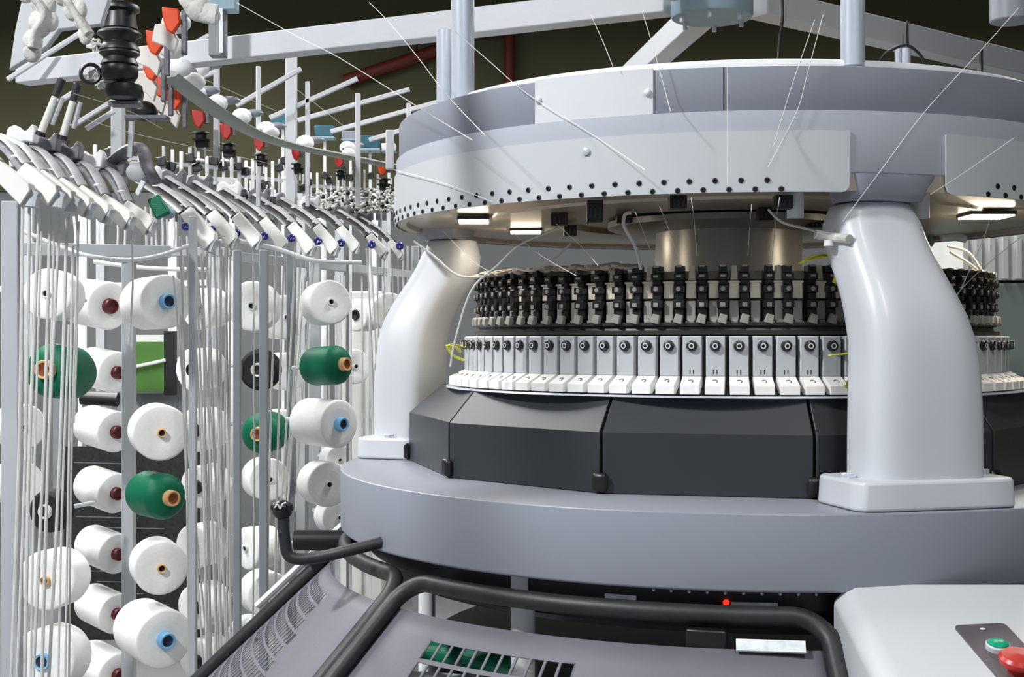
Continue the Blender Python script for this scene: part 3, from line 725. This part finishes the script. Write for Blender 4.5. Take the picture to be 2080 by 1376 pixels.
# --------------------------------------------------------------- guide heads with clear tubes
def head(i, px, py, d, w_, L, tilt, arm, armmat, eye, tubes, label, grp, cap=None, wb='headwhite'):
    "px,py centre of the white end block; L, w_ in photo pixels at that depth"
    k = d / F; c = P(px, py, d)
    t = thing('yarn_guide_head', c, label, 'yarn guide', grp)
    ax = Vector((math.sin(tilt), -.25, -math.cos(tilt))).normalized()
    perp = Vector((math.cos(tilt), 0, math.sin(tilt))).normalized()
    hw_, hl = w_ * k / 2, L * k / 2; th = Vector((0, 1, 0)) * (w_ * k * .9)
    a, b = c - ax * hl, c + ax * hl
    out = [a - perp * hw_ * .9, a + perp * hw_ * .6, b + perp * hw_ * 1.15 - ax * hl * .25, b + perp * hw_ * .75, b - perp * hw_ * .9 + ax * hl * .12]
    MB().prism([p - th / 2 for p in out], th).build('end_block', M[wb], t, bevel=.0025, seg=2)
    lip = smooth_path([b + perp * hw_ * .9, b + ax * hl * .1 + perp * hw_ * .3, b + ax * hl * .35 - perp * hw_ * .5], 4)
    MB().tube(lip, w_ * k * .22, 8, rx=w_ * k * .42).build('lip', M['beamgrey'], t)
    if arm:
        pts = smooth_path([a + ax * hl * .2] + [P(x, y, d + .1 * (j + 1)) for j, (x, y) in enumerate(arm)], 6)
        MB().tube(pts, w_ * k * .26, 8, rx=w_ * k * (.72 if armmat == 'headdark' else .5)).build('arm', M[armmat], t)
        MB().tube([p + Vector((.0, -.0, w_ * k * .34)) for p in pts], w_ * k * .10, 6, rx=w_ * k * .28).build('arm_rib', M['armrib'], t)
        for j in (3, 9):
            if j < len(pts): MB().ball(pts[j] + Vector((0, -w_ * k * .3, w_ * k * .1)), w_ * k * .16, sq=(1.6, .6, .6)).build('arm_stud', M['white'], t)
    if cap:
        cx, cy, cw = cap; cc = P(cx, cy, d + .3); kk = (d + .3) / F * cw
        prof = [(-.6, -.15), (-.5, .25), (-.2, .38), (.0, .18), (.25, .12), (.5, .42), (.62, .2), (.55, -.35), (.2, -.3), (-.2, -.42)]
        MB().prism([cc + Vector((x * kk, 0, y * kk)) for x, y in prof], (0, kk * .6, 0)).build('cap', M['headgrey'] if i % 3 else M['white'], t, bevel=.004)
    if eye:
        ec = P(eye[0], eye[1], d - .03); er = 11 * k * .8
        MB().lathe([(er * .55 + er * .42 * math.cos(q * PI / 4), er * .55 * math.sin(q * PI / 4)) for q in range(9)], 20, ec, rotz((.35, -1, .1))).build('eyelet', M['blue'], t)
    for (tx0, ty0, tx1, ty1, r) in tubes:
        a_ = P(tx0, ty0, d); ym = min(ty1, yfl(d) - 5); b_ = P(tx1, ym, d)
        mid = (a_ + b_) / 2 + Vector((.006 * (-1) ** i, 0, 0))
        MB().tube(smooth_path([a_, mid, b_], 3), r, 8).build('guide_tube', M['tube'], t)
    return t
LEFT = [(24, 368), (80, 372), (112, 384), (150, 398), (190, 412), (235, 428), (280, 440)]
tl = {0: [(46, 420, 22, 1400, .0045), (60, 415, 34, 1400, .0042)], 1: [(80, 420, 50, 1400, .0045)], 2: [(102, 422, 66, 1400, .0045)], 3: [(122, 430, 84, 1400, .0042)], 4: [(136, 440, 98, 1400, .0045)], 5: [(160, 450, 140, 1400, .003)], 6: [(268, 470, 262, 700, .003)]}
for i, (x, y) in enumerate(LEFT):
    head(i, x, y, 3.2 + .06 * i, 42 - i * 1.0, 104 - i * 5, .82, [(x - 75 + 5 * i, y - 75), (x - 150 + 12 * i, y - 105 + 2 * i)], 'headgrey', None, tl.get(i, []),
         'off white tilted guide block with a mottled grey arm, %s from the left edge' % ORD[i], 'guide heads at the left', cap=(40 + i * 46, 272 + i * 17, 50) if i < 5 else None)
RIGHT = [(405, 462, 36, 78), (452, 462, 30, 68), (502, 466, 28, 66), (556, 474, 26, 64), (612, 482, 26, 60), (662, 484, 25, 56), (707, 484, 22, 50), (765, 497, 20, 44), (804, 505, 16, 36)]
EY = [(377, 461), (430, 467), (480, 474), (537, 480), (592, 484), (646, 490), (693, 494), (755, 497), (812, 500)]
tr = {0: [(366, 480, 384, 1400, .0036), (380, 480, 398, 1400, .0036), (398, 500, 420, 1400, .0036), (352, 560, 416, 1400, .003)],
      1: [(412, 485, 432, 1400, .0036), (428, 485, 428, 1400, .0036), (360, 600, 430, 1400, .003)], 2: [(446, 490, 446, 1400, .0036), (462, 490, 440, 1400, .0036), (514, 500, 512, 1400, .003)],
      3: [(562, 495, 540, 1400, .0036), (578, 500, 556, 1400, .0036)], 4: [(600, 500, 560, 1180, .0036), (612, 500, 572, 1100, .0036)], 5: [(626, 505, 583, 1050, .0036), (640, 505, 600, 1040, .003)],
      6: [(752, 505, 768, 880, .003), (744, 505, 760, 900, .003)], 7: [(766, 510, 778, 880, .003), (780, 510, 788, 880, .003)], 8: [(808, 515, 804, 880, .003), (796, 515, 796, 880, .003)]}
for i, (x, y, w_, L) in enumerate(RIGHT):
    s = 1 - i * .05
    head(i, x, y, 3.9 + .16 * i, w_ * 1.02, L * 1.15, .62, [(x - 50 * s, y - 55 * s), (x - 118 * s, y - 98 * s)], 'headdark', EY[i], tr.get(i, []),
         'off white guide block, dark studded arm and blue eyelet, %s from the left' % ORD[i], 'guide heads with blue eyelets', cap=(x - 110 * s, y - 108 * s, 46 * s))
# the odd grey head with a green eyelet in between
t = thing('yarn_guide_head', P(300, 350, 3.7), 'large grey scoop shaped guide head with a green eyelet between the two rows', 'yarn guide')
MB().tube(smooth_path([P(232, 328, 3.75), P(262, 305, 3.72), P(288, 300, 3.7), (P(300, 340, 3.7)), P(318, 372, 3.7)], 6), .012, 10, rx=.03).build('scoop', M['headgrey'], t)
MB().ball(P(282, 350, 3.7), .036, sq=(1, .6, .8)).build('shell', M['beamgrey'], t)
MB().bar(P(276, 400, 3.68), P(292, 368, 3.68), .012, .012).build('strut', M['white'], t)
MB().box(P(322, 420, 3.72), (.044, .03, .062), Matrix.Rotation(-.5, 3, 'Y'), taper=.8).build('eyelet', M['yarng'], t, bevel=.006)
MB().ball(P(342, 432, 3.74), .02, sq=(1, .7, 1)).build('collar', M['hub'], t)
# loose clear tubes of the bundle and the fine tubes behind: one object each
def loose(lst, d, r, lb, grp, m='tube'):
    for i, (x0_, y0_, x1_, y1_) in enumerate(lst):
        o = MB().tube(smooth_path([P(x0_, y0_, d), P((x0_ + x1_) / 2 + random.uniform(-4, 4), (y0_ + y1_) / 2, d), P(x1_, min(y1_, yfl(d) - 8), d)], 4), r, 7).build('guide_tube', M[m])
        tag(o, lb % ORD[i], 'tube', grp)
loose([(366, 640, 398, 1400), (408, 500, 442, 1400), (420, 505, 452, 1400), (436, 500, 462, 1400), (450, 505, 436, 1400), (458, 500, 470, 1400), (402, 560, 470, 1400), (468, 520, 458, 1400), (372, 520, 376, 900), (388, 520, 426, 1400)], 3.95, .0034,
      'clear guide tube of the dense bundle left of the dark posts, %s one', 'clear tubes of the dense bundle')
loose([(140, 660, 118, 1400), (148, 500, 132, 1400), (158, 500, 150, 860), (84, 470, 62, 1400), (110, 470, 86, 1400)], 3.6, .0032, 'clear guide tube hanging before the leftmost cones, %s one', 'clear tubes before the leftmost cones')
loose([(x, 560 + (x % 5) * 3, x + 3, 900) for x in (612, 624, 634, 646, 658, 668, 680, 690, 700, 735)], 5.9, .004, 'fine pale tube in the row behind the right hand cones, %s one', 'fine tubes behind the right hand cones')
loose([(x, 420, x + 2, 515) for x in (236, 250, 296, 306, 318, 328, 338, 350)], 5.0, .0045, 'short pale tube above the top rail, %s one', 'short tubes above the top rail')
loose([(x, 440, x + 1, 520) for x in (150, 166, 182, 198, 212)], 5.2, .005, 'short white bar behind the left guide heads, %s one', 'short bars behind the left guide heads', 'white')
loose([(x, 500, x + 2, 900) for x in (828, 838, 848, 858, 818)], 5.6, .0045, 'pale tube between the creel and the left pillar, %s one', 'tubes beside the left pillar')
t = tag(MB().tube([P(833, 580, 5.0), P(833, 668, 5.0)], .009, 8).build('lime_tube', M['lime']), 'lime green tube standing behind the left pillar', 'tube')

# --------------------------------------------------------------- second knitting machine behind, with its yarn feeders
m2 = thing('circular_knitting_machine', (P(640, 688, 7.0).x, 7.0, 0), 'second knitting machine farther back at the left, mostly hidden by the creel', 'knitting machine')
sash = smooth_path([P(338, 150, 3.3), P(440, 226, 3.7), P(520, 272, 4.1), P(600, 298, 4.5), (P(700, 318, 5.0)), P(800, 338, 5.5)], 10)
MB().tube(sash, .010, 8, rx=.031).build('feeder_ring', M['sash'], m2)
for px, y0, y1, w_, d in ((592, 108, 430, 21, 5.0), (525, 135, 420, 9, 4.6), (625, 166, 420, 9, 5.0), (727, 190, 420, 10, 5.0), (830, 210, 420, 8, 5.2), (440, 118, 320, 11, 4.0), (240, 205, 330, 24, 4.2), (792, 265, 345, 16, 4.6)):
    post(px, y0, y1, w_, d, M['beam'] if px != 240 else M['beamgrey'], m2, name='post')
for x0_, y0_, x1_, y1_, d in ((480, 215, 612, 140, 4.8), (548, 240, 726, 160, 5.0), (605, 245, 832, 182, 5.3), (672, 268, 895, 206, 5.6), (750, 285, 812, 266, 5.6), (15, 162, 165, 66, 3.6), (145, 258, 230, 205, 3.6), (175, 262, 232, 226, 3.9), (360, 108, 425, 72, 3.8), (400, 160, 440, 145, 4.2), (118, 208, 150, 188, 4.0)):
    MB().bar(P(x0_, y0_, d), P(x1_, y1_, d), 9 / F * d, 9 / F * d).build('top_arm', M['beam'], m2, bevel=.002)
for px, y0, wd in ((430, 380, 520), (620, 380, 420)):
    pass
def feeder(px, py, d, s, lb, dome=True, clip='orange', grp='yarn feeders on the grey ring', black=True):
    k = d / F * s; c = P(px, py, d)
    t = thing('yarn_feeder', c, lb, 'yarn feeder', grp)
    if dome: MB().ball(c + Vector((38 * k, .02, 38 * k)), 24 * k, sq=(1.15, .9, .85)).build('housing', M['white'], t)
    mb = MB().prism([c + Vector((x * k, 0, y * k)) for x, y in ((-16, 22), (14, 18), (17, -6), (4, -26), (-7, -20), (-14, 0))], (0, 14 * k, 0)); mb.build('clip', M[clip], t, bevel=3 * k)
    if not black:
        MB().prism([c + Vector((x * k, .03, y * k)) for x, y in ((-34, -4), (-8, 0), (8, -30), (0, -60), (-14, -44), (-40, -34))], (0, 10 * k, 0)).build('white_wing', M['headwhite'], t, bevel=2 * k)
        MB().box(c + Vector((22 * k, .015, -22 * k)), (10 * k, 10 * k, 80 * k)).build('bracket', M['headgrey'], t, bevel=2 * k)
        return t
    MB().lathe([(0, 16), (20, 16), (22, 12), (14, 8), (14, -4), (22, -8), (20, -12), (0, -12)] if False else [(0, 8 * k), (24 * k, 8 * k), (25 * k, 5 * k), (14 * k, 2 * k), (14 * k, -8 * k), (24 * k, -10 * k), (22 * k, -14 * k), (0, -15 * k)], 20, c + Vector((4 * k, .02, -42 * k))).build('feed_wheel', M['black'], t)
    MB().box(c + Vector((6 * k, .03, -62 * k)), (34 * k, 26 * k, 22 * k)).build('feeder_body', M['black'], t, bevel=4 * k)
    for dx in (-10, 14): MB().box(c + Vector((dx * k, .02, -75 * k)), (5 * k, 5 * k, 44 * k)).build('stem', M['white'], t)
    MB().box(c + Vector((20 * k, .015, 4 * k)), (14 * k, 10 * k, 34 * k)).build('bracket', M['headgrey'], t, bevel=2 * k)
    return t
FD = [(346, 38, 3.0, 1.15), (312, 84, 3.1, 1.1), (305, 136, 3.2, 1.1), (322, 172, 3.4, 1.0), (352, 200, 3.6, .95), (402, 240, 3.9, .8), (458, 266, 4.2, .72), (525, 291, 4.5, .62), (600, 312, 4.8, .55), (688, 328, 5.2, .5), (776, 342, 5.5, .6)]
for i, (x, y, d, s) in enumerate(FD):
    feeder(x, y, d, s, 'yarn feeder with an orange red clip, %s down the curved row' % ORD[i], dome=i < 10, clip='orange' if i < 5 or i == 10 else 'red', black=i > 4)
for i, (x, y, d, s) in enumerate([(405, 138, 3.7, .85), (398, 190, 3.8, .9), (442, 210, 4.0, .85), (492, 236, 4.3, .8), (541, 262, 4.6, .75), (620, 290, 4.9, .75), (706, 300, 5.3, .65)]):
    k = d / F * s; c = P(x, y, d)
    t = thing('feeder_housing', c, 'white domed feeder housing above the grey ring bar, %s from the left' % ORD[i], 'feeder housing', 'domed housings on the grey ring')
    MB().ball(c, 23 * k, sq=(1.1, .9, .9)).build('dome', M['white'], t); MB().ball(c + Vector((26 * k, .02, 10 * k)), 20 * k, sq=(1.3, .8, .5)).build('cover', M['lavender'], t)
    MB().box(c + Vector((-8 * k, -.01, -10 * k)), (12 * k, 20 * k, 16 * k)).build('hinge', M['headgrey'], t, bevel=.001)
# black stacked feeder at the top left
t = thing('yarn_feeder', P(243, 120, 2.9), 'black feeder stack of ribbed spools in front of the orange clips', 'yarn feeder')
k = 2.9 / F
for y0, y1, pr in ((8, 66, [(30, 0), (36, 6), (36, 14), (28, 18), (30, 40), (33, 52), (20, 58)]), (66, 104, [(38, 0), (40, 5), (30, 12), (27, 20), (34, 30), (36, 38)]), (104, 132, [(34, 0), (36, 6), (28, 14), (34, 28)]), (132, 166, [(30, 0), (33, 8), (33, 22), (26, 34)]), (170, 204, [(22, 0), (32, 4), (34, 18), (30, 30), (16, 34)])):
    c = P(243 if y0 < 160 else 252, y0, 2.9)
    MB().lathe([(0, 0)] + [(r * k * 1.12, -z * k) for r, z in pr] + [(0, -pr[-1][1] * k)], 28, c).build('spool', M['black'], t, angle=50)
for y in (62, 100, 130): MB().lathe([(24 * k, 3 * k), (33 * k, 2 * k), (34 * k, -2 * k), (24 * k, -3 * k)], 28, P(243, y, 2.9)).build('grey_ring', M['band'], t)
MB().box(P(255, 212, 2.92), (62 * k, .04, 8 * k)).build('foot_plate', M['headgrey'], t, bevel=.001)
MB().cyl(P(243, -40, 2.92), P(243, 212, 2.92), .008, n=10).build('spindle', M['beamgrey'], t)
t = thing('yarn_feeder', P(292, 222, 3.4), 'black dome feeder standing on the steel post', 'yarn feeder'); k = 3.4 / F
MB().ball(P(292, 226, 3.4), 27 * k, sq=(1, .8, .8)).build('dome', M['black'], t)
MB().box(P(300, 240, 3.4), (84 * k, .05, 7 * k)).build('foot_plate', M['headgrey'], t, bevel=.001)
MB().bar(P(264, 320, 3.45), P(268, 240, 3.45), .012, .012).build('stem', M['beamgrey'], t)
# lint covered guide arms, top left, close to the lens
def lintlump(pts, d, r, lb, n='lint_covered_arm'):
    mb = MB(); path = smooth_path([P(x, y, d) for x, y in pts], 5)
    mb.tube(path, r * .5, 10, rx=r)
    for p in path[::2]: mb.ball(p + Vector((random.uniform(-1, 1) * r * .4, 0, random.uniform(-1, 1) * r * .4)), r * random.uniform(.6, 1.05), n=10, sq=(1, .6, 1.2))
    tag(mb.build(n, M['lint'], angle=80), lb, 'guide arm')
lintlump([(60, -20), (95, 30), (75, 70), (70, 100)], 2.5, .022, 'blurred grey arm thick with lint at the top left corner')
lintlump([(130, -10), (150, 20), (172, 55), (182, 70)], 2.5, .018, 'second lint covered arm right of the corner one')
lintlump([(385, -10), (400, 20), (440, 30)], 2.8, .022, 'lint tuft between the orange clips and the grey square post')
t = thing('cover_plate', P(120, 20, 2.7), 'large pale grey plate behind the lint covered arms at the top left', 'plate')
MB().prism([P(x, y, 2.7) for x, y in ((50, -30), (230, -30), (205, 50), (120, 60), (95, 95), (18, 142), (30, 60))], (0, .02, 0)).build('plate', M['beamgrey'], t, bevel=.003)
t = thing('square_post_end', P(443, 70, 3.3), 'hanging grey square post end with a white cap at the top', 'post'); k = 3.3 / F
MB().box(P(443, 62, 3.3), (32 * k, 32 * k, 108 * k)).build('post', M['postdark'], t, bevel=.002)
MB().box(P(449, 62, 3.275), (7 * k, 3 * k, 90 * k)).build('slot_strip', M['white'], t)
MB().box(P(455, 6, 3.3), (54 * k, 40 * k, 36 * k)).build('cap', M['hub'], t, bevel=.002)
# black tipped rods
for i, (x0_, y0_, x1_, y1_) in enumerate([(126, 160, 84, 268), (158, 170, 128, 276)]):
    t = thing('guide_rod', P(x1_, y1_, 3.3), ['pale slanting rod with a black rubber tip, left of the pair', 'pale slanting rod with a black rubber tip, right of the pair'][i], 'rod', 'black tipped rods')
    a = P(x1_, y1_, 3.3); b = P(x0_, y0_, 3.3); e = a + (b - a) * .66
    MB().cyl(a, e, .0095, .008, 14).build('rod', M['headwhite'], t); MB().cyl(e, b, .0085, .0105, 14).build('rubber_tip', M['blacksoft'], t, bevel=.002)
    MB().cyl(a + Vector((.022, .01, .02)), e + Vector((.015, .01, 0)), .007, n=10).build('second_rod', M['beamgrey'], t)
    MB().cyl(a - (b - a) * .08, a, .0125, n=12).build('socket', M['black'], t)
for i, (x, y, s) in enumerate([(192, 92, 1), (190, 148, 1), (205, 172, .7)]):
    k = 3.0 / F * s; c = P(x, y, 3.0)
    t = thing('thread_knot', c, 'bunched white thread round the feeder stack, %s from the top' % ORD[i], 'thread', 'thread bunches on the feeder stack')
    for j in range(7):
        a1, a2 = random.uniform(0, 6.3), random.uniform(0, 6.3)
        MB().tube(smooth_path([c + Vector((math.cos(a1) * 16 * k, 0, math.sin(a1) * 14 * k)), c + Vector((random.uniform(-6, 6) * k, -.006, random.uniform(-6, 6) * k)), c + Vector((math.cos(a2) * 18 * k, .0, math.sin(a2) * 14 * k))], 4), 2.6 * k, 6).build('loop', M['cwhite'], t)
t = (MB().lathe([(.021 + .0045 * math.cos(q * PI / 4), .0045 * math.sin(q * PI / 4)) for q in range(9)], 24, P(184, 150, 2.98), rotz((.2, -1, 0))).build('beam_eyelet', M['black'], fr))

# --------------------------------------------------------------- middle distance: racks of sensors and stems between the creel and the beams
SEN = 0
for row, (x0_, x1_, n_, yb, yt, d, s) in enumerate([(325, 480, 9, 362, 300, 4.9, 1.0), (480, 600, 9, 395, 320, 5.2, .9), (610, 800, 14, 415, 340, 5.6, .8), (330, 600, 16, 420, 365, 5.0, .8), (20, 300, 9, 330, 290, 4.6, 1.0)]):
    a = P(x0_, yb, d); b = P(x1_, yb + 8, d + .3)
    t = thing('sensor_rack', a, ['white sensor rack under the orange clips', 'white sensor rack before the thick white post', 'white sensor rack reaching to the big ring', 'low white sensor rack behind the dark arms', 'white sensor rack behind the left guide heads'][row], 'rack')
    MB().bar(a, b, .02, .03).build('rack_rail', M['white'], t, bevel=.002)
    a2 = a + Vector((0, .05, (yb - yt) * .55 / F * d)); b2 = b + Vector((0, .05, (yb - yt) * .5 / F * d))
    MB().bar(a2, b2, .012, .014).build('rack_rail', M['beamgrey'], t)
    for i in range(n_):
        p = a + (b - a) * ((i + .5) / n_); h = (yb - yt) / F * d * random.uniform(.75, 1.1); ww = .011 * s * random.uniform(.8, 1.3)
        st = MB().box(p + Vector((0, -.012, h / 2)), (ww, .012, h)).build('stem', M['white'] if i % 3 else M['beamgrey'], t, bevel=.001)
        if i % 3 != 2:
            MB().box(p + Vector((random.uniform(-.006, .006), -.024, h * random.uniform(.3, 1))), (.036 * s, .024, .034 * s), Matrix.Rotation(random.uniform(-.3, .3), 3, 'Y')).build('sensor', M['black'], t, bevel=.004)
        if i % 3 == 1:
            MB().ball(p + Vector((.008, -.02, h * random.uniform(.2, .8))), .014 * s, sq=(1.3, .7, .6)).build('eyelet_plate', M['headwhite'], t)
        MB().box(p + Vector((.0, -.0, -.035 * s)), (.018, .014, .07 * s)).build('hanger', M['headgrey'], t, bevel=.001)
rnd = random.Random(11); mb = MB()
for k_ in range(520):
    x = rnd.uniform(640, 812); y = 432 - (x - 640) * .02 - rnd.random() ** 2 * 48
    mb.m(0 if rnd.random() < .68 else 1).ball(P(x, y, 5.35 + rnd.random() * .12), rnd.uniform(.003, .010), n=6, sq=(1, 1, rnd.uniform(.5, 1)))
hp_ = tag(mb.build('lint_heap', [M['lint'], M['black']], angle=80), 'speckled grey lint gathered on the rack beside the big ring', 'lint', kind='stuff')
# folded blue covers
for x, y, w_, h_, m, lb in ((660, 268, 36, 22, 'teal', 'dark teal tray left of the thick ring edge'), (752, 290, 36, 26, 'teal', 'dark teal tray just left of the big ring'), (575, 245, 44, 20, 'teal', 'dark teal tray behind the thick white post'),
                        (712, 276, 30, 16, 'band', 'small grey tray between the teal trays'), (790, 300, 26, 14, 'white', 'small white tray touching the big ring edge')):
    t = thing('yarn_tray', P(x, y, 5.8), lb, 'tray'); k = 5.8 / F
    MB().box(P(x, y, 5.8), (w_ * k, .06, h_ * k), taper=1.1).build('tray', M[m], t, bevel=.004)
    MB().box((P(x, y, 5.8).x, 5.8, (CAMZ - (y - 688) / F * 5.8) / 2), (.012, .012, CAMZ - (y - 688) / F * 5.8)).build('stand', M['white'], t)
    MB().box(P(x, y + h_ * .6, 5.79), (w_ * k * 1.15, .07, h_ * k * .22)).build('tray_rim', M['hub'], t, bevel=.002)
# --------------------------------------------------------------- far background
t = thing('control_cabinet', (P(270, 688, 7).x, 7, 0), 'grey cabinet with a green panel behind the second column of cones', 'cabinet'); k = 7 / F
MB().box((P(310, 688, 7).x, 7.2, .67), (230 * k, .3, 1.34)).build('body', M['postdark'], t, bevel=.01)
MB().box(P(303, 740, 7), (72 * k, .06, 118 * k)).build('frame', M['cabinet'], t, bevel=.004)
MB().box(P(302, 745, 6.96), (64 * k, .02, 100 * k)).build('green_panel', M['poster'], t)
MB().box(P(346, 738, 6.98), (22 * k, .05, 130 * k)).build('side_strip', M['black'], t)
MB().tube(smooth_path([P(272, 746, 6.93), P(290, 742, 6.93), P(310, 738, 6.93), P(336, 732, 6.93)], 4), .009, 8).build('twisted_rope', M['white'], t)
t = thing('safety_net_frame', (P(300, 688, 6.4).x, 6.4, 0), 'black netting screen standing behind the lower cones', 'screen')
MB().box((P(270, 688, 6.4).x, 6.4, .465), (300 * 6.4 / F, .02, .93)).build('netting', M['net'], t)
for px in (125, 415): MB().box((P(px, 688, 6.4).x, 6.4, .47), (.03, .04, .94)).build('side_post', M['postdark'], t)
for j in range(14):
    y = 940 + j * 22; MB().tube([P(150 + (j * 37) % 60, y, 6.37), P(255 + (j * 53) % 120, y + 3, 6.37)], .0025, 5).build('net_cord', M['headgrey'], t)
t = thing('duct', P(200, 808, 6.6), 'black rounded duct lying behind the sideways cones', 'duct')
MB().cyl(P(165, 808, 6.6), P(240, 812, 6.6), .035, n=20).build('pipe', M['black'], t)
for px in (172, 232): MB().box((P(px, 688, 6.6).x, 6.6, .56), (.02, .02, 1.12)).build('stand', M['postdark'], t)
t = thing('storage_cabinet', (P(742, 688, 7.2).x, 7.2, 0), 'pale grey cabinet between the last cones and the left pillar', 'cabinet'); k = 7.2 / F
MB().box((P(742, 688, 7.2).x, 7.2, .85), (86 * k, .4, 1.7)).build('body', M['cabinet'], t, bevel=.01)
MB().box((P(745, 688, 7.2).x, 6.99, .85), (.006, .01, 1.6)).build('door_gap', M['postdark'], t)
t = thing('ribbed_cabinet', (P(2060, 688, 5).x, 5, 0), 'grey green cabinet with a ribbed pale top behind the big pillar at the right', 'cabinet')
MB().box((P(2120, 688, 5).x, 5.2, .83), (.62, .4, 1.66)).build('body', M['cabgreen'], t, bevel=.01)
mb = MB().box((P(2120, 688, 5).x, 5.2, 1.76), (.62, .4, .18))
for j in range(12): mb.box((P(2120, 688, 5).x - .3 + j * .05, 4.99, 1.76), (.02, .02, .17))
mb.build('ribbed_top', M['cabinet'], t)
for i, (x0_, y0_, x1_, y1_, d, w_, lb) in enumerate([(700, 165, 940, 85, 10.3, .05, 'rust red pipe slanting across the olive wall left of the chrome posts'), (1035, 60, 1035, 175, 10.3, .04, 'upright rust red pipe on the olive wall right of the chrome posts'), (960, 70, 1050, 62, 10.3, .035, 'short level rust red pipe joining the upright one')]):
    tag(MB().tube([P(x0_, y0_, d), P(x1_, y1_, d)], w_, 12).build('wall_pipe', M['pipe']), lb, 'pipe')
# rows of creel furniture beyond: pale posts, seen in the gaps
for i, px in enumerate((60, 170, 206, 352, 430, 470, 612, 655, 690, 760, 785)):
    tag(MB().box((P(px, 688, 7.8).x, 7.8, 1.15), (.05, .05, 2.3)).build('creel_post', M['white' if i % 2 else 'beamgrey']), 'far pale post of the next creel, %s from the left' % ORD[i], 'post', 'posts of the next creel')
